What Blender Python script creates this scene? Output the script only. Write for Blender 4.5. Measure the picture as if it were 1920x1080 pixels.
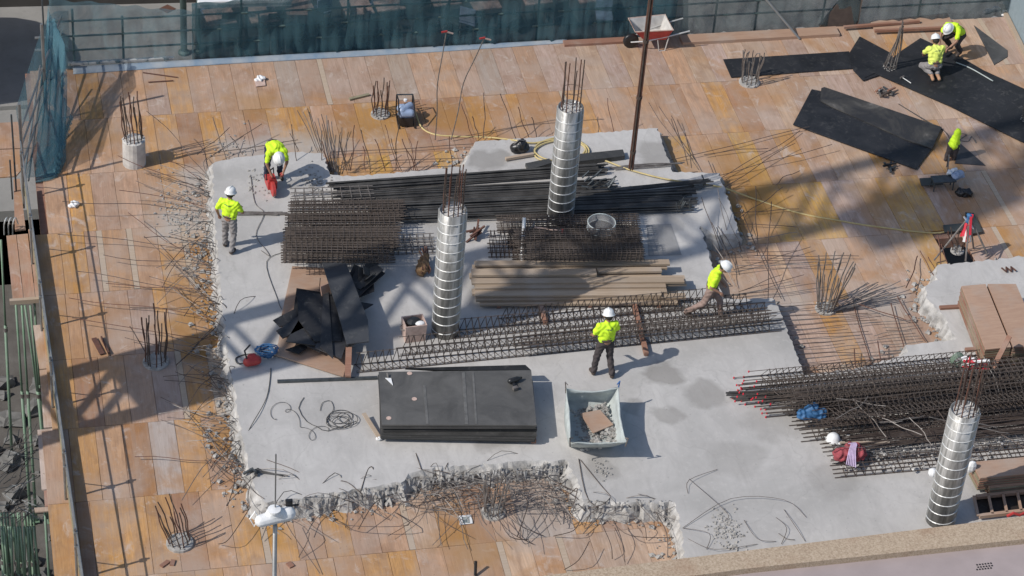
import bpy, bmesh, math, random
from mathutils import Vector, Matrix
from math import sin, cos, pi, radians
R = random.Random(7)
for o in list(bpy.data.objects): bpy.data.objects.remove(o)
S = bpy.context.scene; C = S.collection
# ---------------- camera, sky, sun, exposure
CAMZ = 32.54255; F = 4794.17
FW = Vector((0.19738, 0.76179, -0.61703)); RT = Vector((0.97759, -0.19991, 0.06591)); UP = Vector((0.07314, 0.61621, 0.78418))
cd = bpy.data.cameras.new('camera'); cam = bpy.data.objects.new('camera', cd); C.objects.link(cam); S.camera = cam
cam.matrix_world = Matrix(((RT.x, UP.x, -FW.x, 0), (RT.y, UP.y, -FW.y, 0), (RT.z, UP.z, -FW.z, CAMZ), (0, 0, 0, 1)))
cd.sensor_width = 36; cd.lens = F/1920*36; cd.clip_start = 1; cd.clip_end = 600
SUN_EL, SUN_AZ = 43.0, 15.8          # elevation; direction the light travels towards, degrees from +X to +Y
w = bpy.data.worlds.new('World'); S.world = w; w.use_nodes = True
nt = w.node_tree; nt.nodes.clear()
sky = nt.nodes.new('ShaderNodeTexSky'); sky.sky_type = 'NISHITA'; sky.sun_disc = False
sky.sun_elevation = radians(SUN_EL); sky.sun_rotation = radians(270 - SUN_AZ)
bg = nt.nodes.new('ShaderNodeBackground'); bg.inputs[1].default_value = 0.125
wo = nt.nodes.new('ShaderNodeOutputWorld'); nt.links.new(sky.outputs[0], bg.inputs[0]); nt.links.new(bg.outputs[0], wo.inputs[0])
sl = bpy.data.lights.new('sun', 'SUN'); sl.energy = 3.75; sl.angle = radians(0.5); sl.color = (1, 0.955, 0.90)
so = bpy.data.objects.new('sun', sl); C.objects.link(so); so.location = (-30, 20, 60)
sd = Vector((cos(radians(SUN_AZ))*cos(radians(SUN_EL)), sin(radians(SUN_AZ))*cos(radians(SUN_EL)), -sin(radians(SUN_EL))))
so.rotation_euler = sd.to_track_quat('-Z', 'Y').to_euler()
S.view_settings.view_transform = 'Standard'; S.view_settings.look = 'None'; S.view_settings.gamma = 1
S.view_settings.use_curve_mapping = False; S.view_settings.exposure = -0.08

def P(u, v, z=0.0):                   # point of the place seen at photo position (u, v) at height z
    d = FW + RT*((u-960)/F) - UP*((v-540)/F)
    t = (z-CAMZ)/d.z
    return Vector((d.x*t, d.y*t, z))
def hgt(u, v, vt, z=0.0):             # height above z of a vertical that starts at (u,v) and tops out at row vt
    b = P(u, v, z)
    def row(h):
        d = b+Vector((0, 0, h))-Vector((0, 0, CAMZ)); return 540-F*d.dot(UP)/d.dot(FW)
    lo, hi = 0, 20
    for _ in range(40):
        m = (lo+hi)/2
        if row(m) > vt: lo = m
        else: hi = m
    return lo

# ---------------- mesh helpers
class MB:
    def __init__(s): s.v = []; s.f = []
    def add(s, vs, fs):
        n = len(s.v); s.v += [tuple(x) for x in vs]; s.f += [tuple(i+n for i in f) for f in fs]; return s
    def box(s, c, sz, rot=None):
        a, b, h = sz[0]/2, sz[1]/2, sz[2]/2; c = Vector(c)
        vs = [Vector((x*a, y*b, z*h)) for z in (-1, 1) for y in (-1, 1) for x in (-1, 1)]
        if rot is not None:
            m = rot if isinstance(rot, Matrix) else Matrix.Rotation(rot, 3, 'Z')
            vs = [m @ v for v in vs]
        return s.add([c+v for v in vs], [(0, 2, 3, 1), (4, 5, 7, 6), (0, 1, 5, 4), (2, 6, 7, 3), (0, 4, 6, 2), (1, 3, 7, 5)])
    def beam(s, p, q, wd, ht, up=(0, 0, 1)):
        p = Vector(p); q = Vector(q); d = q-p; L = d.length
        if L < 1e-6: return s
        x = d/L; u = Vector(up)
        if abs(x.dot(u)) > .99: u = Vector((1, 0, 0))
        y = u.cross(x).normalized(); z = x.cross(y)
        m = Matrix((x, y, z)).transposed()
        return s.box((p+q)/2, (L, wd, ht), m)
    def tube(s, pts, r, n=5, closed=False, caps=True):
        pts = [Vector(p) for p in pts]; k = len(pts); rr = r if isinstance(r, (list, tuple)) else [r]*k
        base = len(s.v); prev = None
        for i, p in enumerate(pts):
            if closed: t = pts[(i+1) % k]-pts[i-1]
            else: t = pts[min(i+1, k-1)]-pts[max(i-1, 0)]
            t = t.normalized() if t.length > 1e-9 else Vector((0, 0, 1))
            if prev is None:
                a = Vector((0, 0, 1)) if abs(t.z) < .9 else Vector((1, 0, 0)); n1 = t.cross(a).normalized()
            else:
                n1 = prev-t*prev.dot(t); n1 = n1.normalized() if n1.length > 1e-6 else t.orthogonal().normalized()
            prev = n1; n2 = t.cross(n1)
            for j in range(n):
                a = 2*pi*j/n; s.v.append(tuple(p+(n1*cos(a)+n2*sin(a))*rr[i]))
        m = k if closed else k-1
        for i in range(m):
            for j in range(n):
                a = base+i*n+j; b = base+i*n+(j+1) % n; c = base+((i+1) % k)*n+(j+1) % n; d = base+((i+1) % k)*n+j
                s.f.append((a, b, c, d))
        if caps and not closed:
            s.f.append(tuple(base+j for j in reversed(range(n)))); s.f.append(tuple(base+(k-1)*n+j for j in range(n)))
        return s
    def prism(s, poly, z0, z1):
        a = sum(poly[i][0]*poly[(i+1) % len(poly)][1]-poly[(i+1) % len(poly)][0]*poly[i][1] for i in range(len(poly)))
        if a < 0: poly = poly[::-1]
        n = len(poly); z = lambda q, i: q(poly[i]) if callable(q) else q
        vs = [(poly[i][0], poly[i][1], z(z0, i)) for i in range(n)]+[(poly[i][0], poly[i][1], z(z1, i)) for i in range(n)]
        fs = [tuple(reversed(range(n))), tuple(range(n, 2*n))]+[(i, (i+1) % n, n+(i+1) % n, n+i) for i in range(n)]
        return s.add(vs, fs)
    def lathe(s, c, prof, n=16, rot=None, sx=1, sy=1):
        base = len(s.v); c = Vector(c); k = len(prof)
        for r, z in prof:
            for j in range(n):
                a = 2*pi*j/n; v = Vector((r*cos(a)*sx, r*sin(a)*sy, z))
                if rot is not None: v = rot @ v
                s.v.append(tuple(c+v))
        for i in range(k-1):
            for j in range(n):
                s.f.append((base+i*n+j, base+i*n+(j+1) % n, base+(i+1)*n+(j+1) % n, base+(i+1)*n+j))
        s.f.append(tuple(base+j for j in reversed(range(n)))); s.f.append(tuple(base+(k-1)*n+j for j in range(n)))
        return s
    def ball(s, c, r, n=10, rot=None):
        r = r if isinstance(r, (tuple, list)) else (r, r, r); base = len(s.v); c = Vector(c); m = max(4, n//2+1)
        for i in range(1, m):
            t = pi*i/m
            for j in range(n):
                a = 2*pi*j/n; v = Vector((r[0]*sin(t)*cos(a), r[1]*sin(t)*sin(a), r[2]*cos(t)))
                s.v.append(tuple(c+(rot @ v if rot is not None else v)))
        tp = len(s.v); v = Vector((0, 0, r[2])); s.v.append(tuple(c+(rot @ v if rot is not None else v)))
        v = Vector((0, 0, -r[2])); s.v.append(tuple(c+(rot @ v if rot is not None else v)))
        for i in range(m-2):
            for j in range(n):
                s.f.append((base+i*n+j, base+(i+1)*n+j, base+(i+1)*n+(j+1) % n, base+i*n+(j+1) % n))
        for j in range(n):
            s.f.append((tp, base+j, base+(j+1) % n)); s.f.append((tp+1, base+(m-2)*n+(j+1) % n, base+(m-2)*n+j))
        return s
    def rock(s, c, r, rnd=R):
        c = Vector(c); a = rnd.random()*6.28; fl = rnd.uniform(.5, .9)
        vs = []
        for z, q in ((-1, .6), (.1, 1), (.9, .55)):
            for j in range(4):
                t = a+j*pi/2+rnd.uniform(-.3, .3)+z*.4; k = q*rnd.uniform(.75, 1.15)
                vs.append(c+Vector((cos(t)*r*k, sin(t)*r*k*.85, z*r*fl*rnd.uniform(.7, 1))))
        fs = [(3, 2, 1, 0), (8, 9, 10, 11)]+[(i*4+j, i*4+(j+1) % 4, (i+1)*4+(j+1) % 4, (i+1)*4+j) for i in (0, 1) for j in range(4)]
        return s.add(vs, fs)
    def mesh(s, name, mat=None, smooth=False):
        me = bpy.data.meshes.new(name); me.from_pydata(s.v, [], s.f)
        if mat: me.materials.append(mat)
        if smooth: me.polygons.foreach_set('use_smooth', [True]*len(me.polygons))
        me.update(); return me

def link(name, data, parent=None, col=None):
    o = bpy.data.objects.new(name, data); C.objects.link(o)
    if parent: o.parent = parent
    if col: o.color = (*col, 1)
    return o
def obj(name, mb, mat, parent=None, smooth=False, col=None):
    return link(name, mb.mesh(name, mat, smooth), parent, col)
def tag(o, label=None, cat=None, group=None, kind=None):
    if label: o['label'] = label
    if cat: o['category'] = cat
    if group: o['group'] = group
    if kind: o['kind'] = kind
    return o
def thing(name, label, cat, loc=(0, 0, 0), rz=0, group=None):
    o = bpy.data.objects.new(name, None); C.objects.link(o); o.location = loc; o.rotation_euler = (0, 0, rz)
    o.empty_display_size = .2
    return tag(o, label, cat, group)
def struct(name, mb, mat, parent=None, smooth=False):
    o = obj(name, mb, mat, parent, smooth)
    if not parent: o['kind'] = 'structure'
    return o
def copy_tree(o, parent=None):
    c = o.copy(); C.objects.link(c); c.parent = parent
    for ch in list(o.children): copy_tree(ch, c)
    return c
def wob(p, q, n, amp, rnd=R, sag=0):
    p = Vector(p); q = Vector(q); out = []; ph = [rnd.uniform(0, 6.3) for _ in range(6)]
    for i in range(n+1):
        t = i/n; e = min(1, 2.5*t)
        off = Vector((sin(ph[0]+t*4)+.6*sin(ph[1]+t*9), sin(ph[2]+t*4)+.6*sin(ph[3]+t*9), .5*sin(ph[4]+t*6)))*amp*e
        out.append(p.lerp(q, t)+off-Vector((0, 0, sag*4*t*(1-t))))
    return out
def smooth_path(pts, n=4):
    pts = [Vector(p) for p in pts]
    if len(pts) < 3: return pts
    out = []
    for i in range(len(pts)-1):
        a = pts[max(i-1, 0)]; b = pts[i]; c = pts[i+1]; d = pts[min(i+2, len(pts)-1)]
        for k in range(n):
            t = k/n
            out.append(.5*((2*b)+(c-a)*t+(2*a-5*b+4*c-d)*t*t+(3*b-a-3*c+d)*t**3))
    out.append(pts[-1]); return out

# ---------------- materials
def newmat(name):
    m = bpy.data.materials.new(name); m.use_nodes = True; t = m.node_tree; b = t.nodes['Principled BSDF']; return m, t, b
def N(t, ty, **k):
    n = t.nodes.new(ty)
    for a, b in k.items():
        if a.startswith('i_'):
            key = a[2:]; n.inputs[int(key) if key.isdigit() else key].default_value = b
        else: setattr(n, a, b)
    return n
def ramp(t, src, stops):
    n = N(t, 'ShaderNodeValToRGB'); e = n.color_ramp.elements
    while len(e) < len(stops): e.new(.5)
    for i, (p, c) in enumerate(stops):
        e[i].position = p; e[i].color = (*c, 1) if isinstance(c, tuple) else (c, c, c, 1)
    t.links.new(src, n.inputs[0]); return n.outputs[0]
def mix(t, fac, a, b, mode='MIX'):
    n = N(t, 'ShaderNodeMix', data_type='RGBA', blend_type=mode)
    for s, i in ((fac, 0), (a, 6), (b, 7)):
        if hasattr(s, 'links') or hasattr(s, 'is_linked'): t.links.new(s, n.inputs[i])
        else: n.inputs[i].default_value = s if i == 0 else ((*s, 1) if isinstance(s, tuple) else (s, s, s, 1))
    return n.outputs[2]
def noise(t, scale, detail=4, vec=None, rough=.55, dist=0):
    n = N(t, 'ShaderNodeTexNoise', i_Scale=scale, i_Detail=detail, i_Roughness=rough, i_Distortion=dist)
    if vec is not None: t.links.new(vec, n.inputs['Vector'])
    return n.outputs[0]
def mapped(t, vec, scale):
    m = N(t, 'ShaderNodeMapping'); m.inputs['Scale'].default_value = scale; t.links.new(vec, m.inputs[0]); return m.outputs[0]
def bump(t, b, h, st=.3, dist=.01):
    n = N(t, 'ShaderNodeBump', i_Strength=st, i_Distance=dist); t.links.new(h, n.inputs['Height']); t.links.new(n.outputs[0], b.inputs['Normal'])
def simple(name, col, rough=.7, metal=0, var=.25, scale=8, bmp=.15, col2=None, coat=0, spec=None, alpha=None):
    m, t, b = newmat(name); tc = N(t, 'ShaderNodeTexCoord').outputs['Object']
    n = noise(t, scale, 5, tc)
    c2 = col2 or tuple(x*(1-var) for x in col); c1 = col if col2 else tuple(min(1, x*(1+var)) for x in col)
    r = ramp(t, n, [(.3, c2), (.7, c1)]); t.links.new(r, b.inputs['Base Color'])
    b.inputs['Roughness'].default_value = rough; b.inputs['Metallic'].default_value = metal
    b.inputs['Coat Weight'].default_value = coat
    if spec is not None: b.inputs['Specular IOR Level'].default_value = spec
    if alpha is not None: b.inputs['Alpha'].default_value = alpha
    if bmp: bump(t, b, noise(t, scale*6, 3, tc), bmp, .01)
    return m
def geopos(t): return N(t, 'ShaderNodeNewGeometry').outputs['Position']
def wood_panel(name, island=False):
    m, t, b = newmat(name); pos = geopos(t); oi = N(t, 'ShaderNodeObjectInfo')
    if island:
        g = N(t, 'ShaderNodeNewGeometry')
        base = ramp(t, g.outputs['Random Per Island'], [(0, (.42, .27, .18)), (.4, (.45, .32, .24)), (.7, (.40, .23, .12)), (1, (.50, .29, .09))]); rnd = g.outputs['Random Per Island']
    else: base = oi.outputs['Color']; rnd = oi.outputs['Random']
    # shift each panel's grain by its own random number
    mu = N(t, 'ShaderNodeMath', operation='MULTIPLY', i_1=37.0); t.links.new(rnd, mu.inputs[0])
    cx = N(t, 'ShaderNodeCombineXYZ'); t.links.new(mu.outputs[0], cx.inputs[2])
    va = N(t, 'ShaderNodeVectorMath', operation='ADD'); t.links.new(pos, va.inputs[0]); t.links.new(cx.outputs[0], va.inputs[1]); pv = va.outputs[0]
    grain = noise(t, 1, 6, mapped(t, pv, (38, 2.2, 1)), .65)
    c = mix(t, ramp(t, grain, [(.32, 0.0), (.7, 1.0)]), mix(t, 1.0, base, (.80, .78, .77), 'MULTIPLY'), mix(t, 1.0, base, (1.13, 1.12, 1.1), 'MULTIPLY'))
    pl = noise(t, 1, 1, mapped(t, pv, (7.3, .02, 1)), .3); c = mix(t, ramp(t, pl, [(.44, 0.0), (.47, .32), (.56, .32), (.58, 0.0)]), c, (.36, .25, .18))
    blot = noise(t, 1, 5, mapped(t, pv, (3.2, 1.6, 1)), .6, .6)
    c = mix(t, ramp(t, blot, [(.47, 0.0), (.70, .6)]), c, (.25, .145, .085))
    wet = noise(t, .5, 5, mapped(t, pos, (1.0, .8, 1)), .6, .8); c = mix(t, ramp(t, wet, [(.50, 0.0), (.60, .55)]), c, (.40, .205, .08))
    # old cement film, greyer, runs across neighbouring panels
    film = noise(t, .8, 7, pos, .62, .4)
    c = mix(t, ramp(t, film, [(.45, 0.0), (.66, .62)]), c, (.42, .33, .27))
    film2 = noise(t, 2.3, 6, mapped(t, pv, (1, .8, 1)), .7, 1.2)
    c = mix(t, ramp(t, film2, [(.57, 0.0), (.70, .65)]), c, (.54, .46, .40))
    spots = noise(t, 22, 3, pv, .5)
    c = mix(t, ramp(t, spots, [(.70, 0.0), (.76, .6)]), c, (.14, .09, .06))
    sc = noise(t, 1, 2, mapped(t, pv, (9, 60, 1)), .5, 2)
    c = mix(t, ramp(t, sc, [(.70, 0.0), (.76, .35)]), c, (.6, .55, .5))
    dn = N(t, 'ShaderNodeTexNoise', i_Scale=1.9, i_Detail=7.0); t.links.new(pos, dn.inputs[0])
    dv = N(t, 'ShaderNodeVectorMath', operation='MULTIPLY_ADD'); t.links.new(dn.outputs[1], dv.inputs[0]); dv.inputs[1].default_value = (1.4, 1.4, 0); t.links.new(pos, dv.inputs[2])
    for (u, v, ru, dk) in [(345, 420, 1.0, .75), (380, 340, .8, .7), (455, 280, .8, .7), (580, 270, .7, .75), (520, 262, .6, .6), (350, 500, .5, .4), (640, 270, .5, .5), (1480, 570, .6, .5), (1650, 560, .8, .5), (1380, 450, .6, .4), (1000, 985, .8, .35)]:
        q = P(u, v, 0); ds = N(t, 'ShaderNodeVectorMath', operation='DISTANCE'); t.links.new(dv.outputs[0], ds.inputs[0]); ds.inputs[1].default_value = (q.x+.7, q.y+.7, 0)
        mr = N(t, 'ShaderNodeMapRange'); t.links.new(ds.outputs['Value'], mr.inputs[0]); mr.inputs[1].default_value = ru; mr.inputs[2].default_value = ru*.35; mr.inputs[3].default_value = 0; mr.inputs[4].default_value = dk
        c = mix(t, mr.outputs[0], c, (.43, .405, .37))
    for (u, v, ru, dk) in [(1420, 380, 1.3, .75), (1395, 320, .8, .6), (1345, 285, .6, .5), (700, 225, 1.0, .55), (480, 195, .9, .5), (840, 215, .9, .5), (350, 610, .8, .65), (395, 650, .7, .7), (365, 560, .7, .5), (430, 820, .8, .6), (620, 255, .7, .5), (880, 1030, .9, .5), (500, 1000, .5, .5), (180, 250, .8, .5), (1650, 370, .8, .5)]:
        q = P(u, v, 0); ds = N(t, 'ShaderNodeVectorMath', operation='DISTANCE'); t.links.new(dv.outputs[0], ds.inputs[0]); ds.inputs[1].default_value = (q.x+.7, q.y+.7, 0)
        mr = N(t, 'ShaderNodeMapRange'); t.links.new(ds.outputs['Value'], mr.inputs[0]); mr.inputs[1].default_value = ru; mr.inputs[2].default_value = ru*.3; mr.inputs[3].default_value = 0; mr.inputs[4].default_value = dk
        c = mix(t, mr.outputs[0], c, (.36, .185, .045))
    t.links.new(c, b.inputs['Base Color']); b.inputs['Roughness'].default_value = .72; b.inputs['Specular IOR Level'].default_value = .3
    bump(t, b, grain, .12, .004); return m
M = {}
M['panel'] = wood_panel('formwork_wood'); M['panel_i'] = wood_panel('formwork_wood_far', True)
def stained_concrete():
    m, t, b = newmat('slab_concrete'); pos = geopos(t)
    n1 = noise(t, .35, 7, pos, .6, .5); c = ramp(t, n1, [(.3, (.375, .362, .34)), (.5, (.49, .47, .445)), (.7, (.565, .545, .515))])
    n2 = noise(t, 2.2, 8, mapped(t, pos, (1, .55, 1)), .68, 1.5); c = mix(t, ramp(t, n2, [(.42, .0), (.68, .5)]), c, (.37, .355, .335))
    n3 = noise(t, 9, 6, pos, .7); c = mix(t, ramp(t, n3, [(.55, 0.0), (.75, .35)]), c, (.62, .59, .55))
    wv = noise(t, 1, 4, mapped(t, pos, (14, 1.2, 1)), .6, .8); c = mix(t, ramp(t, wv, [(.55, 0.0), (.8, .25)]), c, (.32, .30, .28))
    vo = N(t, 'ShaderNodeTexVoronoi', feature='DISTANCE_TO_EDGE', i_Scale=.33); wn = N(t, 'ShaderNodeTexNoise', i_Scale=1.1, i_Detail=8.0); t.links.new(pos, wn.inputs[0])
    wv2 = N(t, 'ShaderNodeVectorMath', operation='MULTIPLY_ADD'); t.links.new(wn.outputs[1], wv2.inputs[0]); wv2.inputs[1].default_value = (1.3, 1.3, 0); t.links.new(pos, wv2.inputs[2]); t.links.new(wv2.outputs[0], vo.inputs['Vector'])
    c = mix(t, ramp(t, vo.outputs['Distance'], [(0.0, .22), (.005, 0.0)]), c, (.25, .24, .22))
    fl = noise(t, 16, 2, pos, .5); c = mix(t, ramp(t, fl, [(.70, 0.0), (.75, .5)]), c, (.24, .23, .215))
    # dark patches, damp and dirty ones among them, each where it lies on the slab
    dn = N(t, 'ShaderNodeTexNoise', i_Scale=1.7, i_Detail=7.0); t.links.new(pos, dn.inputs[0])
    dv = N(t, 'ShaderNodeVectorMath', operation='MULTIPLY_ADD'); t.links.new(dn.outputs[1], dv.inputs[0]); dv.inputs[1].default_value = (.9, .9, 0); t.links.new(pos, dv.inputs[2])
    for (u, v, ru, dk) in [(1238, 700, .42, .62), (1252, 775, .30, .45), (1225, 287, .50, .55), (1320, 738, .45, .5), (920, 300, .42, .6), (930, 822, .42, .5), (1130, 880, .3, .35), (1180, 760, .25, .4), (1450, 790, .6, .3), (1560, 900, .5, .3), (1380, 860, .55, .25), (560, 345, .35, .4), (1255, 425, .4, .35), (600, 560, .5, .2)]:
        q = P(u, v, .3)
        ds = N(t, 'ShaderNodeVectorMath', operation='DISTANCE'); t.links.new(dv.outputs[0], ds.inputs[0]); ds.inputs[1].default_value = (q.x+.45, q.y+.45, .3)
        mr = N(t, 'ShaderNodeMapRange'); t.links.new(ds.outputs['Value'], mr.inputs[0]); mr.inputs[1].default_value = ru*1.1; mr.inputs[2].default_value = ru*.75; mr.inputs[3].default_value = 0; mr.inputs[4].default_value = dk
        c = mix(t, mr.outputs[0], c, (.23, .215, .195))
    t.links.new(c, b.inputs['Base Color']); b.inputs['Roughness'].default_value = .8; b.inputs['Specular IOR Level'].default_value = .3
    bump(t, b, n3, .25, .01); return m
M['slab'] = stained_concrete()
M['broken'] = simple('broken_concrete', (.40, .385, .36), .9, var=.4, scale=5, bmp=.8)
M['rubble'] = simple('concrete_rubble', (.36, .345, .32), .9, var=.35, scale=4, bmp=.4)
M['whitecon'] = simple('pale_concrete', (.52, .50, .47), .85, var=.2, scale=6, bmp=.4)
M['rebar'] = simple('weathered_rebar', (.125, .095, .078), .65, .35, .5, 9, 0, col2=(.07, .05, .042))
M['cagebar'] = simple('dark_cage_bar', (.125, .098, .082), .7, .2, .5, 9, 0, col2=(.06, .048, .04))
M['rust'] = simple('rusty_rebar', (.16, .07, .045), .8, .15, .4, 9, 0, col2=(.09, .05, .04))
M['greyrod'] = simple('grey_rebar', (.26, .24, .22), .6, .4, .3, 9, 0, col2=(.13, .11, .1))
M['blackbar'] = simple('black_bar', (.085, .080, .074), .5, .3, .45, 3, .1)
def blackboard():
    m, t, b = newmat('black_film_board'); pos = geopos(t); oi = N(t, 'ShaderNodeObjectInfo')
    mu = N(t, 'ShaderNodeVectorMath', operation='MULTIPLY_ADD'); t.links.new(oi.outputs['Random'], mu.inputs[0]); mu.inputs[1].default_value = (31, 17, 0); t.links.new(pos, mu.inputs[2]); pv = mu.outputs[0]
    n = noise(t, 1.3, 7, pv, .65, .8); c = mix(t, ramp(t, n, [(.35, 0.0), (.7, 1.0)]), mix(t, 1.0, oi.outputs['Color'], .75, 'MULTIPLY'), mix(t, 1.0, oi.outputs['Color'], 1.35, 'MULTIPLY'))
    s = noise(t, 5, 6, pv, .7, 1.5); c = mix(t, ramp(t, s, [(.55, 0.0), (.75, .5)]), c, (.14, .135, .125))
    k = noise(t, 1, 3, mapped(t, pv, (40, 5, 1)), .6, 1); c = mix(t, ramp(t, k, [(.72, 0.0), (.8, .45)]), c, (.2, .19, .18))
    t.links.new(c, b.inputs['Base Color']); t.links.new(ramp(t, n, [(.3, .42), (.7, .62)]), b.inputs['Roughness']); b.inputs['Specular IOR Level'].default_value = .35; bump(t, b, s, .1, .004); return m
M['blk'] = blackboard()
BLK = (.022, .023, .026); DGR = (.055, .054, .052)
def oldsheet():
    m, t, b = newmat('scuffed_black_sheet'); pos = geopos(t)
    n = noise(t, 1.1, 8, pos, .72, .6); c = ramp(t, n, [(.42, (.026, .026, .028)), (.55, (.055, .052, .048)), (.64, (.10, .094, .085)), (.72, (.22, .20, .18))])
    t.links.new(c, b.inputs['Base Color']); b.inputs['Roughness'].default_value = .6; return m
M['scuff'] = oldsheet()
def galv():
    m, t, b = newmat('spiral_steel_form'); tc = N(t, 'ShaderNodeTexCoord').outputs['Object']
    n = noise(t, 1, 4, mapped(t, tc, (7, 7, .6)), .65, .7); t.links.new(ramp(t, n, [(.32, (.14, .138, .13)), (.5, (.30, .295, .28)), (.68, (.55, .54, .52))]), b.inputs['Base Color'])  # vertical streaks of tone; steel highlights put into the colour
    t.links.new(ramp(t, noise(t, 7, 4, tc), [(.3, .34), (.7, .6)]), b.inputs['Roughness']); b.inputs['Metallic'].default_value = .3; bump(t, b, n, .5, .02); return m
M['galv'] = galv()
M['band'] = simple('pale_steel_seam', (.58, .58, .56), .4, .3, .15, 6, 0)
M['timber'] = simple('grey_timber', (.36, .27, .19), .8, var=.25, scale=3, bmp=.3, col2=(.22, .165, .125))
def grain_timber(name, a, b_, axis=(2, 40, 40)):
    m, t, b = newmat(name); tc = N(t, 'ShaderNodeTexCoord').outputs['Object']; oi = N(t, 'ShaderNodeObjectInfo').outputs['Random']
    n = noise(t, 1, 5, mapped(t, tc, axis), .65); c = ramp(t, n, [(.3, a), (.7, b_)])
    c = mix(t, ramp(t, oi, [(0, 0.0), (1, .45)]), c, tuple(x*.62 for x in a)); c = mix(t, ramp(t, noise(t, 1.2, 4, tc), [(.5, 0.0), (.7, .5)]), c, (.40, .35, .30))
    t.links.new(c, b.inputs['Base Color']); b.inputs['Roughness'].default_value = .8; bump(t, b, n, .2, .004); return m
M['plank'] = grain_timber('weathered_plank', (.34, .255, .18), (.47, .37, .27))
M['brownply'] = grain_timber('brown_plywood', (.38, .24, .165), (.47, .31, .215), (3, 18, 18))
M['redwood'] = grain_timber('red_brown_timber', (.26, .13, .085), (.36, .19, .13))
M['paletimber'] = grain_timber('pale_timber', (.42, .32, .23), (.52, .42, .32))
M['plyedge'] = simple('plywood_edge', (.26, .23, .15), .8, var=.2)
M['hivis'] = simple('hi_vis_yellow', (.62, .92, .03), .75, var=.08, scale=12, bmp=.3)
M['hivis'].node_tree.nodes['Principled BSDF'].inputs['Roughness'].default_value = .8
M['hivis2'] = simple('pale_hi_vis', (.72, .82, .16), .8, var=.08, scale=12, bmp=.3)
M['skin'] = simple('skin', (.32, .17, .11), .55, var=.08, bmp=0)
M['grey_tr'] = simple('grey_trousers', (.25, .235, .23), .85, var=.15, scale=14, bmp=.4)
M['dark_tr'] = simple('dark_trousers', (.055, .045, .045), .85, var=.2, scale=14, bmp=.4)
M['navy'] = simple('navy_trousers', (.022, .028, .055), .85, var=.2, scale=14, bmp=.3)
M['beige_tr'] = simple('beige_trousers', (.27, .19, .16), .85, var=.15, scale=14, bmp=.3)
M['boot'] = simple('work_boot', (.075, .055, .045), .7, var=.2); M['tanboot'] = simple('tan_sole', (.38, .22, .13), .8, var=.15)
M['helmet'] = simple('white_helmet', (.80, .80, .78), .3, var=.02, bmp=0, coat=.3)
M['hair'] = simple('dark_hair', (.03, .022, .018), .8); M['glove_r'] = simple('red_glove', (.45, .08, .07), .8); M['glove_k'] = simple('black_glove', (.03, .03, .03), .8)
M['red'] = simple('red_paint', (.46, .05, .045), .45, var=.2); M['redcap'] = simple('red_plastic_cap', (.60, .03, .05), .4, var=.05, bmp=0)
M['blue'] = simple('blue_plastic', (.035, .12, .26), .6, var=.2); M['bluegrey'] = simple('blue_grey_housing', (.27, .34, .47), .4, var=.15)
M['black'] = simple('black_plastic', (.02, .02, .021), .35, var=.2, bmp=0); M['white'] = simple('white_plastic', (.78, .78, .77), .5, var=.05)
M['yhose'] = simple('pale_yellow_hose', (.55, .44, .20), .5, var=.1, bmp=0); M['wire'] = simple('dark_wire', (.07, .065, .06), .5, var=.2, bmp=0)
M['steel'] = simple('grey_steel_pipe', (.30, .30, .29), .45, .6, .2, 4, .1); M['dksteel'] = simple('dark_steel', (.09, .10, .105), .5, .5)
M['gprop'] = simple('green_painted_prop', (.16, .27, .17), .55, .1, .3, 5, .1, col2=(.22, .28, .22))
M['greenpost'] = simple('green_grey_post', (.10, .15, .14), .55, .2)
M['bag'] = simple('white_woven_bag', (.44, .475, .455), .75, var=.15, scale=4, bmp=.4); M['bagin'] = simple('bag_handle_blue', (.03, .12, .33), .7)
M['crate'] = simple('dusty_pink_crate', (.52, .38, .32), .8, var=.2, scale=10, bmp=.4); M['pink'] = simple('pink_plaster', (.36, .30, .29), .9, var=.1, scale=1.3, bmp=.15)
def coping():
    m, t, b = newmat('sandy_coping'); pos = geopos(t)
    c = ramp(t, noise(t, 30, 4, pos, .7), [(.3, (.26, .19, .13)), (.5, (.44, .34, .24)), (.7, (.55, .45, .34))]); c = mix(t, ramp(t, noise(t, 1.5, 4, pos), [(.5, 0.0), (.75, .5)]), c, (.30, .17, .10))
    t.links.new(c, b.inputs['Base Color']); b.inputs['Roughness'].default_value = .9; bump(t, b, noise(t, 60, 3, pos), .4, .01); return m
M['coping'] = coping()
def ground(name, a, b_, sc=.5, paver=0):
    m, t, b = newmat(name); pos = geopos(t); c = ramp(t, noise(t, sc, 7, pos, .65), [(.35, a), (.68, b_)])
    c = mix(t, ramp(t, noise(t, sc*9, 5, pos), [(.55, 0.0), (.8, .3)]), c, tuple(x*.5 for x in a))
    t.links.new(c, b.inputs['Base Color']); b.inputs['Roughness'].default_value = .9; bump(t, b, noise(t, 25, 4, pos), .3, .02); return m
M['paving'] = ground('grey_paving', (.22, .215, .20), (.30, .29, .27)); M['shade_tone'] = ground('painted_street_shade', (.040, .045, .045), (.075, .082, .080))
M['earth'] = ground('excavated_earth', (.09, .08, .07), (.15, .14, .125), 1.2)
M['earthrock'] = simple('grey_rubble_stone', (.16, .155, .145), .9, var=.3, scale=3, bmp=.5)
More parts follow.
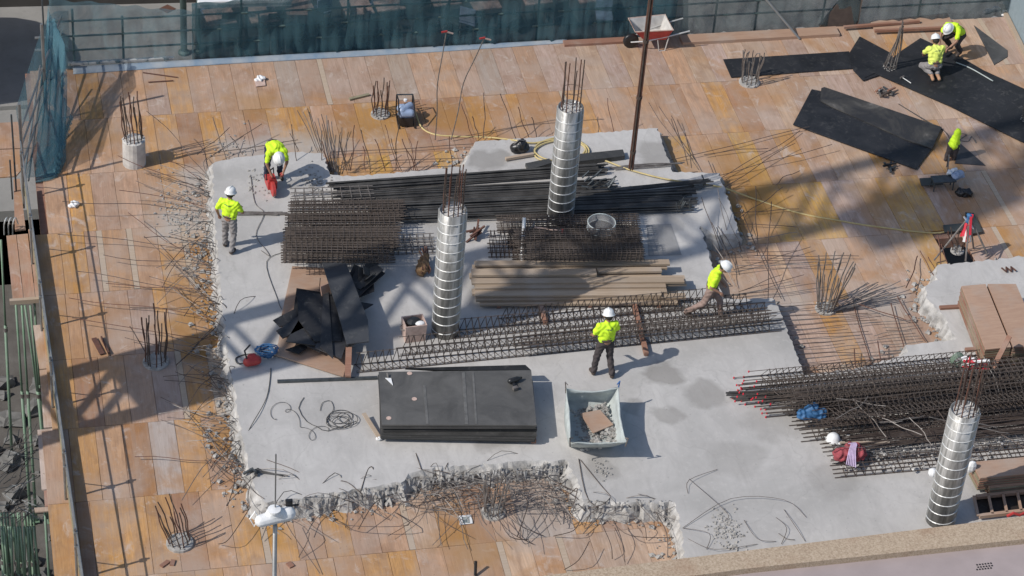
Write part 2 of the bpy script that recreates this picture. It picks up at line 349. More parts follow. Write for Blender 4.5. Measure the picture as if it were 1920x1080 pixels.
def netmat(name, col, a):
    m, t, b = newmat(name); t.nodes.remove(b); out = t.nodes['Material Output']; tc = N(t, 'ShaderNodeTexCoord').outputs['Object']
    d = N(t, 'ShaderNodeBsdfDiffuse'); d.inputs[0].default_value = (*col, 1); tl = N(t, 'ShaderNodeBsdfTranslucent'); tl.inputs[0].default_value = (*col, 1)
    ad = N(t, 'ShaderNodeMixShader'); ad.inputs[0].default_value = .4; t.links.new(d.outputs[0], ad.inputs[1]); t.links.new(tl.outputs[0], ad.inputs[2])
    tr = N(t, 'ShaderNodeBsdfTransparent'); mx = N(t, 'ShaderNodeMixShader')
    fac = ramp(t, noise(t, 1.6, 6, tc, .65, 1.2), [(.3, a*.72), (.7, min(1, a*1.25))]); t.links.new(fac, mx.inputs[0])
    t.links.new(tr.outputs[0], mx.inputs[1]); t.links.new(ad.outputs[0], mx.inputs[2]); t.links.new(mx.outputs[0], out.inputs[0]); return m
M['net'] = netmat('teal_debris_net', (.085, .17, .20), .60); M['netthin'] = netmat('thin_teal_net', (.18, .30, .34), .33); M['netbunch'] = netmat('bunched_teal_net', (.17, .34, .40), .42)
M['netbrown'] = netmat('thin_grey_net', (.22, .20, .18), .3)
M['bluetarp'] = simple('blue_sheet', (.17, .25, .34), .6, var=.4, scale=2, bmp=.8, col2=(.38, .40, .41))
M['clear'] = netmat('clear_plastic', (.5, .5, .5), .5)
M['ltgrey'] = simple('crane_grey_paint', (.45, .45, .42), .5); M['lilac'] = simple('lilac_strap', (.45, .35, .50), .7); M['redcloth'] = simple('dusty_red_cloth', (.30, .06, .07), .85, var=.35, scale=9, bmp=.6); M['rustb'] = simple('rusty_lump', (.20, .12, .06), .9, var=.5, scale=12, bmp=.8)
M['netgrey'] = netmat('grey_teal_net', (.19, .235, .24), .5); M['bgwall'] = simple('blue_grey_render', (.24, .30, .33), .8, var=.08); M['darkbuild'] = simple('dark_facade', (.05, .045, .04), .8, var=.3, scale=1)
# ================= SETTING: ground, street, deck, slab
mb = MB(); mb.prism([(-120, 49.4), (160, 49.4), (160, 260), (-120, 260)], -4.3, -4.0); street = struct('street', mb, M['paving'])
mb = MB(); g = 26
mb.prism([(-120, -60), (60, -60), (60, 49.4), (-120, 49.4)], -6.4, -6.2); struct('ground', mb, M['earth'])
mb = MB(); mb.prism([P(366, 112, -4), P(1290, 80, -4), P(1290, -120, -4), P(366, -120, -4)], -4.0, -3.992); struct('street_shade', mb, M['shade_tone'])  # dark sheet over the paving; shade beyond the net put into its colour
mb = MB(); mb.prism([(-14, 53.6), (30, 53.6), (30, 53.8), (-14, 53.8)], -4.0, -3.88); struct('kerb', mb, M['paving'])
# building wall face below the deck (the deck stands on shores, in shade) and the foreground roof

# ---- formwork deck: panels laid end to end, 0.5 x 2.05 m
_h = [P(1752, 446, 0), P(1815, 444, 0), P(1842, 492, 0), P(1775, 497, 0)]; hx0, hx1, hy0, hy1 = min(p.x for p in _h), max(p.x for p in _h), min(p.y for p in _h), max(p.y for p in _h)
_b = MB()
for (a, b, c, d) in ((1.0, 31.2, hx0, 49.2), (hx1, 31.2, 27.8, 49.2), (hx0, 31.2, hx1, hy0), (hx0, hy1, hx1, 49.2)): _b.prism([(a, b), (c, b), (c, d), (a, d)], -.30, -.035)
deck = struct('formwork_deck', _b, M['redwood'])
TAN = (.49, .31, .20); PNK = (.46, .335, .27); ORG = (.53, .295, .115); BRN = (.38, .21, .12); GRY = (.42, .35, .30); YEL = (.54, .32, .095); LTN = (.52, .375, .27)
def zone(x, y):
    r = R.random()
    def pick(*wts):
        s = 0
        for c, k in wts:
            s += k
            if r < s: return c
        return wts[-1][0]
    if y > 47.2:
        if x < 6: return pick((TAN, .5), (BRN, .15), (ORG, .2), (PNK, .15))
        if x < 13: return pick((PNK, .5), (TAN, .25), (GRY, .15), (ORG, .1))
        return pick((LTN, .45), (PNK, .4), (TAN, .1), (ORG, .05))
    if y > 45.1:
        if x < 6.5: return pick((TAN, .35), (ORG, .25), (BRN, .3), (PNK, .1))
        if x < 13: return pick((ORG, .35), (BRN, .35), (TAN, .3))
        if x < 17.5: return pick((TAN, .5), (ORG, .25), (BRN, .25))
        return pick((LTN, .5), (PNK, .4), (TAN, .1))
    if x < 6.5:
        if y > 43: return pick((TAN, .35), (ORG, .4), (PNK, .25))
        if y > 36.9: return pick((ORG, .35), (TAN, .35), (BRN, .12), (PNK, .18))
        return pick((ORG, .32), (TAN, .35), (GRY, .13), (BRN, .2))
    if y < 36: return pick((TAN, .3), (LTN, .3), (ORG, .2), (BRN, .1), (GRY, .1))
    if x < 17.8 and y > 40.5: return pick((YEL, .45), (TAN, .3), (ORG, .25))
    if 19.4 < x < 20.4 and 38.9 < y < 43.2: return YEL
    return pick((LTN, .4), (PNK, .35), (TAN, .15), (ORG, .1))
ROWS = [30.8+2.05*k for k in range(9)]       # 30.8 32.85 ... 47.2
SLABPX = [(399, 306), (440, 296), (500, 288), (560, 285), (606, 288), (617, 327), (660, 331), (760, 322), (872, 312), (890, 266), (1000, 258), (1120, 249), (1232, 240), (1262, 322), (1348, 324), (1386, 436), (1340, 441), (1312, 424), (1357, 560), (1452, 560), (1508, 702),
          (1600, 692), (1702, 664), (1700, 648), (1792, 636), (1770, 590), (1738, 562), (1736, 538), (1756, 524), (1758, 497), (1812, 492), (1925, 480), (2100, 460), (2160, 720), (2160, 950), (1920, 985), (1600, 1018), (1300, 1052),
          (1283, 1042), (1276, 985), (1264, 940), (1180, 942), (1092, 936), (1082, 900), (1062, 862), (960, 866), (870, 872), (800, 878), (768, 888), (760, 902), (680, 916), (600, 928), (540, 938), (494, 942), (478, 915), (462, 850), (446, 770), (432, 690), (420, 600), (410, 500), (403, 420), (400, 350)]
SLAB = [P(u, v, .3) for u, v in SLABPX]
def inside(x, y, poly):
    r = False; n = len(poly); j = n-1
    for i in range(n):
        xi, yi, xj, yj = poly[i][0], poly[i][1], poly[j][0], poly[j][1]
        if (yi > y) != (yj > y) and x < (xj-xi)*(y-yi)/(yj-yi)+xi: r = not r
        j = i
    return r
HOLE = [P(1752, 446, 0), P(1815, 444, 0), P(1842, 492, 0), P(1775, 497, 0)]
variants = {}
def panel_mesh(wd, ln):
    k = (round(wd, 2), round(ln, 2))
    if k not in variants:
        a, b, z = wd/2-.003, ln/2-.004, .003
        m = MB().add([(-a, -b, -.027), (a, -b, -.027), (a, b, -.027), (-a, b, -.027), (-a, -b, -z), (a, -b, -z), (a, b, -z), (-a, b, -z), (-a+z, -b+z, 0), (a-z, -b+z, 0), (a-z, b-z, 0), (-a+z, b-z, 0)],
                     [(0, 3, 2, 1), (0, 1, 5, 4), (1, 2, 6, 5), (2, 3, 7, 6), (3, 0, 4, 7), (4, 5, 9, 8), (5, 6, 10, 9), (6, 7, 11, 10), (7, 4, 8, 11), (8, 9, 10, 11)])
        variants[k] = m.mesh('formwork_panel', M['panel'])
    return variants[k]
cand = []
for ri, y0 in enumerate(ROWS):
    x = .62 if ri in (0, 1, 2) else (.86 if ri < 6 else 1.15)
    x += R.uniform(-.04, .04)
    while x < 27.3:
        q = R.random(); wd = .5 if q < .86 else (.25 if q < .93 else .12)
        cand.append((x+wd/2, y0+1.025, wd, 2.05)); x += wd
far = MB(); npan = 0
def vis(x, y):
    d = Vector((x, y, 0))-Vector((0, 0, CAMZ)); z = d.dot(FW); return -40 < 960+F*d.dot(RT)/z < 1960 and -40 < 540-F*d.dot(UP)/z < 1150
sel = []
for (x, y, wd, ln) in cand:
    pts = [(x+a*wd*.5, y+b*1.0) for a in (-.9, 0, .9) for b in (-1, -.5, 0, .5, 1)]
    if all(inside(px, py, SLAB) for px, py in pts): continue
    if inside(x, y+.3, HOLE) or inside(x, y-.5, HOLE) or inside(x, y, HOLE): continue
    sel.append((x, y, wd, ln))
seen = [s for s in sel if any(vis(s[0], s[1]+d) for d in (-1, 0, 1))]
seen.sort(key=lambda s: s[1]); near = [s for s in seen if s[2] > .2]
thin = [s for s in seen if s[2] <= .2]
strips = MB()
for i, (x, y, wd, ln) in enumerate(sel):
    v = (x, y, wd, ln) in seen
    if v and wd > .2 and npan < 298:
        c = zone(x, y); k = R.uniform(.86, 1.12); h = R.uniform(-.02, .02); c = (min(1, c[0]*k+h), c[1]*k, max(.02, c[2]*k-h))
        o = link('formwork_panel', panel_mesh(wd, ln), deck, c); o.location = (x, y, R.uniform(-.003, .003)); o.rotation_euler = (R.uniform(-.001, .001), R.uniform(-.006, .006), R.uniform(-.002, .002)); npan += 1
    elif wd <= .2: strips.box((x, y, -.012), (wd-.006, ln-.01, .026))
    else: far.box((x, y, -.0135+R.uniform(-.003, .003)), (wd-.006, ln-.008, .027))
tag(obj('formwork_panel', far, M['panel_i'], deck), kind='stuff'); tag(obj('filler_strip', strips, M['paletimber'], deck), kind='stuff')
# ---- concrete slab with a broken, ragged edge
def dense(poly, step, amp, closed=True):
    out = []; n = len(poly)
    for i in range(n if closed else n-1):
        a = Vector((poly[i][0], poly[i][1], 0)); b = Vector((poly[(i+1) % n][0], poly[(i+1) % n][1], 0)); L = (b-a).length; k = max(1, int(L/step))
        d = (b-a)/max(L, 1e-6); nn = Vector((d.y, -d.x, 0))
        for j in range(k):
            p = a.lerp(b, j/k); o = nn*R.uniform(-amp, amp)+d*R.uniform(-amp*.5, amp*.5); out.append(p+o)
    return out
area = sum(SLAB[i].x*SLAB[(i+1) % len(SLAB)].y-SLAB[(i+1) % len(SLAB)].x*SLAB[i].y for i in range(len(SLAB)))
ring0 = dense(SLAB, .085, .028)
if area > 0: pass
sg = 1 if area > 0 else -1
n = len(ring0); me = MB()
me.add([(p.x, p.y, .3) for p in ring0], [tuple(range(n)) if sg > 0 else tuple(reversed(range(n)))])
slab = struct('concrete_slab', me, M['slab'])
def nrm(i):
    t = ring0[(i+2) % n]-ring0[i-2]; t.normalize(); return Vector((t.y, -t.x, 0))*sg
edge = MB(); cols = 5; vs = []; ph = [R.uniform(.6, 1.4) for _ in range(n)]
for _ in range(2): ph = [(ph[i-1]+ph[i]*2+ph[(i+1) % n])/4 for i in range(n)]
for i in range(n):
    nn = nrm(i); front = max(0, -nn.y); left = max(0, -nn.x); out = (.05+.17*front+.09*left)*ph[i]*R.uniform(.6, 1.4)
    for k in range(cols):
        t = k/(cols-1); z = .3-.33*t+(0 if k in (0,) else R.uniform(-.03, .03)); o = out*(t**.7)+(0 if k == 0 else R.uniform(-.025, .03))
        p = ring0[i]+nn*o; vs.append((p.x, p.y, z if k else .3))
fs = [(i*cols+k, i*cols+k+1, ((i+1) % n)*cols+k+1, ((i+1) % n)*cols+k) for i in range(n) for k in range(cols-1)]
if sg < 0: fs = [tuple(reversed(f)) for f in fs]
edge.add(vs, fs); obj('broken_edge', edge, M['broken'], slab)
# crumbs of concrete all along the edge
cr = MB()
for i in range(n):
    nn = nrm(i); p = ring0[i]
    if not vis(p.x, p.y): continue
    dens = 4 if nn.y < -.3 or nn.x < -.5 else 1
    for _ in range(dens):
        q = p+nn*R.uniform(.0, .45 if nn.x < -.5 else .3)*R.uniform(.3, 1.6)+Vector((R.uniform(-.05, .05), R.uniform(-.05, .05), 0)); cr.rock((q.x, q.y, .02), R.choice((.01, .015, .02, .03, .05, .075)))
for (u, v, n_, sp) in [(345, 400, 240, .55), (370, 480, 60, .3), (1362, 997, 160, .3), (440, 290, 60, .5), (1130, 880, 40, .15), (590, 345, 90, .35), (480, 340, 30, .3)]:
    z = .3 if u > 400 and v != 290 else 0.0
    c0 = P(u, v, z)
    for _ in range(n_): cr.rock((c0.x+R.gauss(0, sp*.5), c0.y+R.gauss(0, sp), z+.01), R.uniform(.012, .04))
tag(obj('concrete_crumbs', cr, M['rubble']), 'grey concrete crumbs and chips scattered along the broken slab edge', 'rubble', kind='stuff')
# torn crest of the front edge: fins of broken concrete standing proud
fin = MB()
for (a, b) in [((760, 896), (1062, 866)), ((1092, 940), (1262, 940)), ((500, 944), (760, 906))]:
    A = P(*a, .3); B = P(*b, .3); k = int((B-A).length/.05)
    for i in range(k):
        p = A.lerp(B, i/k)+Vector((R.uniform(-.02, .02), R.uniform(-.14, .02), 0)); h = R.uniform(.04, .2)
        fin.add([p+Vector((-.02, -.01, -.02)), p+Vector((.02, -.01, -.02)), p+Vector((0, .03, -.02)), p+Vector((R.uniform(-.04, .04), -R.uniform(.0, .10), -h)), p+Vector((R.uniform(-.02, .02), 0, R.uniform(.01, .06)))],
                [(0, 1, 4), (1, 2, 4), (2, 0, 4), (1, 0, 3), (2, 1, 3), (0, 2, 3)])
obj('torn_crest', fin, M['broken'], slab)
mat_ = MB()                      # mat of cut mesh wires hanging in the front notch
for i in range(330):
    if i < 150: q = P(R.uniform(780, 1085), R.uniform(880, 962), R.uniform(.02, .26)); a_ = R.choice((R.gauss(.05, .12), R.gauss(.05, .12), R.gauss(-1.5, .35))); L_m = R.uniform(.3, 1.1)
    else:
        u_ = R.uniform(490, 1265); v_ = (955-(u_-490)*.13) if u_ < 770 else (905 if u_ < 1075 else 955); q = P(u_, v_+R.uniform(-14, 22), R.uniform(.02, .25)); a_ = R.gauss(-1.2, 1.0); L_m = R.uniform(.12, .5)
    mat_.tube(wob(q, q+Vector((cos(a_)*L_m, sin(a_)*L_m, R.uniform(-.08, .12))), 4, .025), R.choice((.005, .007)), 4)
tag(obj('wire_mat', mat_, M['greyrod'], slab), kind='stuff')
# ---- foreground parapet and terrace roof
def polyP(px, z): return [P(u, v, z) for u, v in px]
mb = MB(); mb.prism(polyP([(900, 1094), (2050, 952), (2070, 995), (1400, 1066), (900, 1134)], .75), .1, .75); par = struct('parapet', mb, M['coping'])
mb = MB(); mb.prism(polyP([(880, 1140), (1400, 1070), (2080, 998), (2600, 2400), (880, 2400)], .62), .1, .62); roof = struct('terrace_roof', mb, M['pink'])
mb = MB()
for i in range(6):
    for j in range(3):
        q = P(1832+i*5.2+(j % 2)*2, 1068-j*4.5-i*.6, .625); mb.box((q.x, q.y, .625), (.028, .03, .008))
obj('drain_grille', mb, M['black'], roof)
# ---- extra boards outside the left guardrail
def board_px(px, z, th, mat, name='ledge_board', parent=None, col=None):
    return obj(name, MB().prism(polyP(px, z), z-th, z), mat, parent, col=col)
ledge = thing('edge_platform', 'reddish board platform sticking out left of the guardrail above the green props', 'platform', (.2, 41, -.1))
for px in [((12, 442), (30, 440), (44, 562), (24, 564)), ((31, 440), (52, 438), (66, 560), (45, 562)), ((53, 430), (62, 429), (76, 559), (67, 560))]:
    o = board_px(px, -.06, .03, M['panel'], 'platform_board', None, (.40, .225, .15)); o.parent = ledge; o.matrix_parent_inverse = Matrix.Translation(ledge.location).inverted()
o = obj('bearer', MB().beam(P(18, 566, -.1), P(74, 562, -.1), .08, .1), M['paletimber'], None); o.parent = ledge; o.matrix_parent_inverse = Matrix.Translation(ledge.location).inverted()
def under(parent, *os):
    bpy.context.view_layer.update()
    for o in os: o.parent = parent; o.matrix_parent_inverse = parent.matrix_world.inverted()
led2 = thing('edge_platform', 'pale dusty ledge boards outside the lower left guardrail, above the stacked green props', 'platform', tuple(P(90, 900, -.05)))
bs = [board_px(p, -.05, .03, M['panel'], 'platform_board', None, c) for p, c in [
    (((62, 610), (82, 608), (92, 690), (74, 692)), (.50, .40, .33)), (((74, 694), (92, 692), (102, 800), (82, 802)), (.55, .45, .38)), (((70, 806), (100, 803), (106, 916), (78, 918)), (.54, .45, .39)),
    (((82, 920), (108, 916), (112, 948), (84, 950)), (.34, .17, .12)), (((64, 952), (112, 949), (113, 956), (66, 960)), (.45, .35, .27)), (((100, 958), (122, 956), (136, 1085), (108, 1087)), (.38, .21, .14))]]
under(led2, *bs)
led3 = thing('edge_platform', 'upper left board platform beside the hooked steel brackets at the street corner', 'platform', tuple(P(30, 280, -.1)))
bs = [board_px(p, -.12, .03, M['panel'], 'platform_board', None, c) for p, c in [
    (((-30, 232), (70, 226), (74, 276), (-28, 280)), (.44, .28, .20)), (((-28, 282), (74, 278), (30, 330), (-26, 334)), (.42, .27, .19)), (((25, 336), (37, 335), (48, 430), (28, 432)), (.38, .22, .15)), (((72, 128), (84, 127), (92, 225), (76, 226)), (.40, .25, .18))]]
under(led3, *bs)
# rubble in the excavation
rb = MB()
for _ in range(1500):
    x = R.uniform(-9, .8); y = R.uniform(20, 46); rb.rock((x, y, -6.15), R.choice((.08, .12, .2, .35)))
tag(obj('excavation_rubble', rb, M['earthrock']), 'grey broken stones on the dark ground below the left edge', 'rubble', kind='stuff')
# ================= COLUMNS in spiral steel forms
def mkrod(L, r=.009, n=5): return MB().tube([(0, 0, 0), (0, 0, L)], r, n)
def column(u, v, vt, vr, label, rad=.268, ztop=None):
    b = P(u, v, .3); h = hgt(u, v, vt, .3); t = thing('concrete_column', label, 'column', tuple(b), group='round concrete columns in steel forms')
    seg = 28; prof = [(rad, 0), (rad, h), (rad-.012, h), (rad-.012, h-.12)]
    obj('spiral_form', MB().lathe((0, 0, 0), prof[:2]+[(rad-.015, h+.001), (rad-.02, h-.08)], seg), M['galv'], t, True)
    core = MB().lathe((0, 0, 0), [(rad-.03, h-.3), (rad-.03, h-.05), (.01, h-.03)], 20)
    for _ in range(16):
        a = R.uniform(0, 6.3); q = R.uniform(.03, .2); core.rock((q*cos(a), q*sin(a), h-.03), .03)
    obj('concrete_core', core, M['whitecon'], t)
    pitch = .225; k = int(h/pitch)
    for i in range(k):                # one turn of the spiral seam each
        pts = []
        for j in range(25):
            a = 2*pi*j/24+2.2; z = .1+i*pitch+pitch*j/24*.5
            pts.append(((rad+.004)*cos(a), (rad+.004)*sin(a), z))
        obj('spiral_seam', MB().tube(pts, .011, 4), M['band'], t)
    s = MB(); 
    for a in (-.5, 2.9): s.box(((rad+.006)*cos(a), (rad+.006)*sin(a), h/2), (.02, .035, h-.02), a)
    obj('vertical_seam', s, M['band'], t)
    hr = hgt(u, v, vr, .3)-h
    for i in range(11):
        a = 2*pi*i/11+R.uniform(-.1, .1); q = rad-.075; ln = hr*R.uniform(.86, 1.05)
        p0 = Vector((q*cos(a), q*sin(a), h-.1)); p1 = p0+Vector((R.uniform(-.03, .03), R.uniform(-.03, .03), ln+.1))
        obj('rebar', MB().tube(wob(p0, p1, 5, .006), .0125, 5), M['rust'] if i % 2 else M['rebar'], t)
    for z in (h+.18, h+.42):
        obj('hoop', MB().tube([((rad-.07)*cos(a*pi/8), (rad-.07)*sin(a*pi/8), z) for a in range(16)], .006, 4, True), M['rebar'], t)
    return t
column(835, 622, 393, 312, 'shiny column with pale spiral seams standing beside the dusty crate and planks')
column(1050, 410, 200, 116, 'column farther back, behind the black bar bundles and yellow hose coil')
column(1762, 975, 768, 678, 'dull grey column at lower right in front of the big cage pile')

def starter(u, v, vt, label, n=10, rad=.22, z0=0.0, stub=.05, lean=(0, 0), splay=.08, mat=None, kind=0, group='column starter bars on the deck', conc=True):
    b = P(u, v, z0); h = hgt(u, v, vt, z0); t = thing('starter_bars', label, 'rebar starter', tuple(b), group=group)
    if conc:
        c = MB().lathe((0, 0, 0), [(rad+.03, -.02), (rad+.025, stub), (rad-.01, stub+.015), (.02, stub+.03)], 18)
        for _ in range(46):
            a = R.uniform(0, 6.3); q = (rad+.02)*R.random()**.5; c.rock((q*cos(a), q*sin(a), stub+.02), R.uniform(.015, .035))
        obj('concrete_stub', c, M['rubble'] if stub < .2 else M['whitecon'], t)
    for i in range(n):
        a = 2*pi*i/n+R.uniform(-.15, .15); p0 = Vector((rad*.85*cos(a), rad*.85*sin(a), stub)); ln = max(.2, h-stub)*R.uniform(.78, 1.03)
        q = Vector((p0.x*(1+splay*3)+lean[0], p0.y*(1+splay*3)+lean[1], stub+ln))
        if kind == 1: q = Vector((p0.x*.25+lean[0], p0.y*.25+lean[1], stub+ln))
        pts = wob(p0, q, 6, .018)
        if kind == 2 and i % 2: pts = pts[:-1]+[pts[-1]+Vector((0, 0, .02)), pts[-1]+Vector((.07*cos(a+2), .07*sin(a+2), -.02)), pts[-1]+Vector((.11*cos(a+2), .11*sin(a+2), -.14))]
        obj('rebar', MB().tube(pts, .0125, 5), mat or (M['rust'] if i % 3 == 0 else M['rebar']), t)
    for z in (stub+.1,):
        obj('hoop', MB().tube([(rad*.9*cos(a*pi/7), rad*.9*sin(a*pi/7), z) for a in range(14)], .006, 4, True), M['rebar'], t)
    return t
starter(252, 306, 172, 'tall rebar starter on a white concrete stub near the hanging net', 12, .22, 0, .62, (-.08, 0), .02)
starter(713, 215, 152, 'rebar starter on the deck left of the blue generator', 11, .19, 0, .03)
starter(1405, 155, 98, 'pale hooked starter bars at the left end of the long black strip', 11, .22, 0, .03, mat=M['greyrod'], kind=2)
starter(1668, 130, 42, 'pale starter bars drawn together at the top amid black sheets', 9, .17, 0, .03, (.12, .0), 0, M['greyrod'], 1)
starter(1930, 228, 160, 'starter bars cut by the right edge beside black sheeting', 9, .2, 0, .03, mat=M['greyrod'])
t_ = starter(292, 680, 582, 'dark rebar starter in the crane shadow left of the slab', 12, .23, 0, .03)
for a, b in [((242, 612), (278, 668)), ((400, 615), (330, 685)), ((405, 612), (345, 672))]:
    o = obj('bent_bar', MB().tube(wob(P(*b, .05), P(*a, .35), 5, .015), .011, 5), M['rebar']); under(t_, o)
starter(337, 1020, 950, 'rebar starter bent aside at lower left of the deck', 11, .22, 0, .05, (-.18, .1), .1)
starter(1548, 580, 482, 'fanned rebar starter on the boards right of the walking man', 17, .2, 0, .03, (.05, 0), .42, mat=M['greyrod'], kind=0)
starter(925, 962, 905, 'rebar knot of a cut column at the front notch of the slab', 14, .2, 0, .04, (.05, .1), .12, M['greyrod'])
starter(1795, 470, 430, 'short starter bars beside the small opening in the deck', 6, .12, 0, .02, (-.1, 0), .3)

# ================= loose rebar growing out of the broken slab edges (parts of the slab)
def edge_rod(p, q, r=.009, amp=.03, mat=None, via=None, n=7):
    pts = wob(p, q, n, amp) if via is None else smooth_path([p]+via+[q], 4)
    o = obj('rebar', MB().tube(pts, r, 4), mat or M['rebar'], slab); return o
L_ = [ # start pixel, start z, end pixel, end z : traced from the photograph, left field
 ((400, 398), .2, (115, 375), .55), ((405, 470), .15, (113, 440), .3), ((420, 560), .15, (140, 505), .35), ((415, 500), .15, (195, 478), .25), ((425, 600), .15, (124, 555), .2), ((430, 640), .15, (135, 600), .25),
 ((410, 455), .1, (268, 445), .5), ((415, 545), .1, (200, 535), .1), ((418, 520), .1, (240, 400), .3), ((425, 590), .1, (265, 442), .3), ((430, 625), .1, (330, 540), .1), ((395, 390), .1, (228, 355), .4),
 ((400, 400), .1, (255, 340), .2), ((395, 360), .1, (215, 290), .7), ((430, 690), .1, (240, 630), .15), ((435, 620), .1, (315, 475), .4), ((425, 570), .1, (250, 580), .05), ((440, 745), .1, (330, 695), .2), ((445, 770), .1, (385, 700), .2),
 ((385, 345), .1, (318, 300), .5), ((390, 330), .1, (280, 210), 1.0), ((455, 840), .1, (300, 790), .15), ((460, 870), .1, (250, 855), .1), ((468, 890), .1, (345, 770), .1), ((470, 905), .1, (385, 865), .1), ((450, 800), .1, (390, 880), .05)]
for a, za, b, zb in L_: 
    A = P(*a, za); B = P(*b, zb); edge_rod(A, B, .0085, .045, M['rebar'] if R.random() < .6 else M['rust'])
for i in range(110):               # tangle along the left side
    t = R.random(); a = (395+75*t+R.uniform(-8, 5), 330+590*t); ang = R.gauss(2.9, .7); ln = R.uniform(.3, 1.5)
    A = P(*a, .12); m = A+Vector((cos(ang)*ln*.5, sin(ang)*ln*.5, R.uniform(.05, .35))); B = A+Vector((cos(ang+R.uniform(-.6, .6))*ln, sin(ang+R.uniform(-.6, .6))*ln, R.uniform(-.08, .3)))
    edge_rod(A, B, .0075, .03, M['greyrod'] if i % 3 else M['rebar'], [m])
for i in range(26):               # upright and leaning bars behind the top edge (x 560..1220)
    u = R.choice([560, 600, 610, 650, 690, 700, 730, 745, 760, 775, 790, 800, 815, 830, 850, 880, 900, 935, 960, 990, 1010, 1150, 1160, 1120, 870, 905])+R.uniform(-8, 8)
    v = 322 if u < 880 else 262; z = .1
    A = P(u, v-2, z); h = R.uniform(.35, 1.0); ang = R.uniform(1.2, 2.6)
    B = A+Vector((cos(ang)*h*.5, sin(ang)*h*.5, h)); edge_rod(A, B, .0095, .02, M['rust'] if i % 2 else M['rebar'])
for i in range(10):               # sheaf at (600, 270)
    A = P(612+i*2.4, 322, .1); B = P(560+i*7, 208+R.uniform(-4, 22), .1+R.uniform(.2, .7)); edge_rod(A, B, .009, .02, M['greyrod'] if i % 2 else M['rebar'])
for a, za, b, zb in [((640, 318), .12, (975, 305), .12), ((640, 305), .1, (960, 292), .1), ((620, 285), .1, (900, 270), .1), ((380, 290), .1, (560, 262), .1), ((425, 300), .2, (400, 220), .7), ((455, 290), .2, (432, 255), .5), ((480, 285), .2, (465, 225), .8), ((560, 283), .2, (545, 250), .5), ((400, 290), .2, (490, 232), .4), ((370, 290), .2, (430, 240), .3)]:
    edge_rod(P(*a, za), P(*b, zb), .009, .015)
for i in range(20):               # right side of the slab, towards the starter at (1548,575)
    a = (1352+R.uniform(0, 50), 480+R.uniform(-30, 80)); A = P(a[0], a[1], .1); ang = R.choice((R.gauss(0, .1), R.gauss(1.9, .2))); ln = R.uniform(.8, 2.6 if ang < 1 else 1.4)
    edge_rod(A, A+Vector((cos(ang)*ln, sin(ang)*ln, R.uniform(0, .25 if ang < 1 else .9))), .0085, .02, M['greyrod'] if i % 2 else M['rebar'])
for i in range(15):               # stubs between the two slabs
    v = 575+i*9; A = P(1462+i*3.2, v, .16); edge_rod(A, A+Vector((R.uniform(.7, 2.4), R.uniform(-.05, .12), -.06)), .009, .015, M['greyrod'] if i % 2 else M['rebar'])
for i in range(9):
    A = P(1735-R.uniform(0, 40), 600+i*10, .1); edge_rod(A, A+Vector((-R.uniform(.6, 1.5), R.uniform(-.06, .06), 0)), .009, .02, M['greyrod'])
for a, b, zb in [((1622, 760), (1600, 655), .2), ((1650, 745), (1600, 560), .05), ((1660, 760), (1645, 640), .3), ((1720, 720), (1670, 570), .1), ((1735, 640), (1680, 555), .15), ((1700, 600), (1610, 570), .2), ((1720, 480), (1700, 540), .3), ((1760, 530), (1725, 470), .5), ((1765, 520), (1740, 480), .4), ((1770, 525), (1757, 440), .6), ((1785, 520), (1765, 455), .5)]:
    edge_rod(P(*a, .1), P(*b, zb), .012, .02, M['rust'])
for a, b, za, zb in [((1350, 335), (1500, 245), .1, .1), ((1258, 300), (1520, 238), .1, .1), ((1360, 350), (1490, 270), .15, .2), ((1345, 330), (1560, 272), .1, .25), ((1320, 290), (1440, 275), .1, .1), ((1370, 400), (1500, 392), .1, .1), ((1380, 420), (1495, 425), .1, .1), ((1385, 410), (1470, 350), .1, .3), ((1300, 300), (1215, 195), .1, .6), ((1310, 318), (1235, 200), .1, .5), ((1290, 310), (1260, 215), .1, .3), ((1500, 320), (1450, 345), .1, .3), ((1420, 480), (1418, 350), .1, .8), ((1440, 560), (1445, 380), .1, 1.0), ((1390, 470), (1330, 300), .1, .1), ((1465, 560), (1375, 370), .1, .2)]:
    edge_rod(P(*a, za), P(*b, zb), .009, .03)
for i in range(86):               # wires all along the front broken edge and in the notch
    t = R.random()
    if t < .35: a = (500+260*R.random(), 945-R.random()*40)
    elif t < .8: a = (770+310*R.random(), 880+R.random()*75)
    else: a = (1080+185*R.random(), 945+R.random()*15)
    A = P(*a, .15); ang = R.choice((R.gauss(-.1, .35), R.gauss(-1.4, .5), R.gauss(3.1, .4))); ln = R.uniform(.3, 1.3)
    m = A+Vector((cos(ang)*ln*.5+R.uniform(-.1, .1), sin(ang)*ln*.5, R.uniform(-.05, .3))); B = A+Vector((cos(ang+R.gauss(0, .4))*ln, sin(ang+R.gauss(0, .4))*ln, R.uniform(-.1, .05)))
    edge_rod(A, B, R.choice((.006, .009)), .03, M['greyrod'] if i % 3 else M['rebar'], [m])
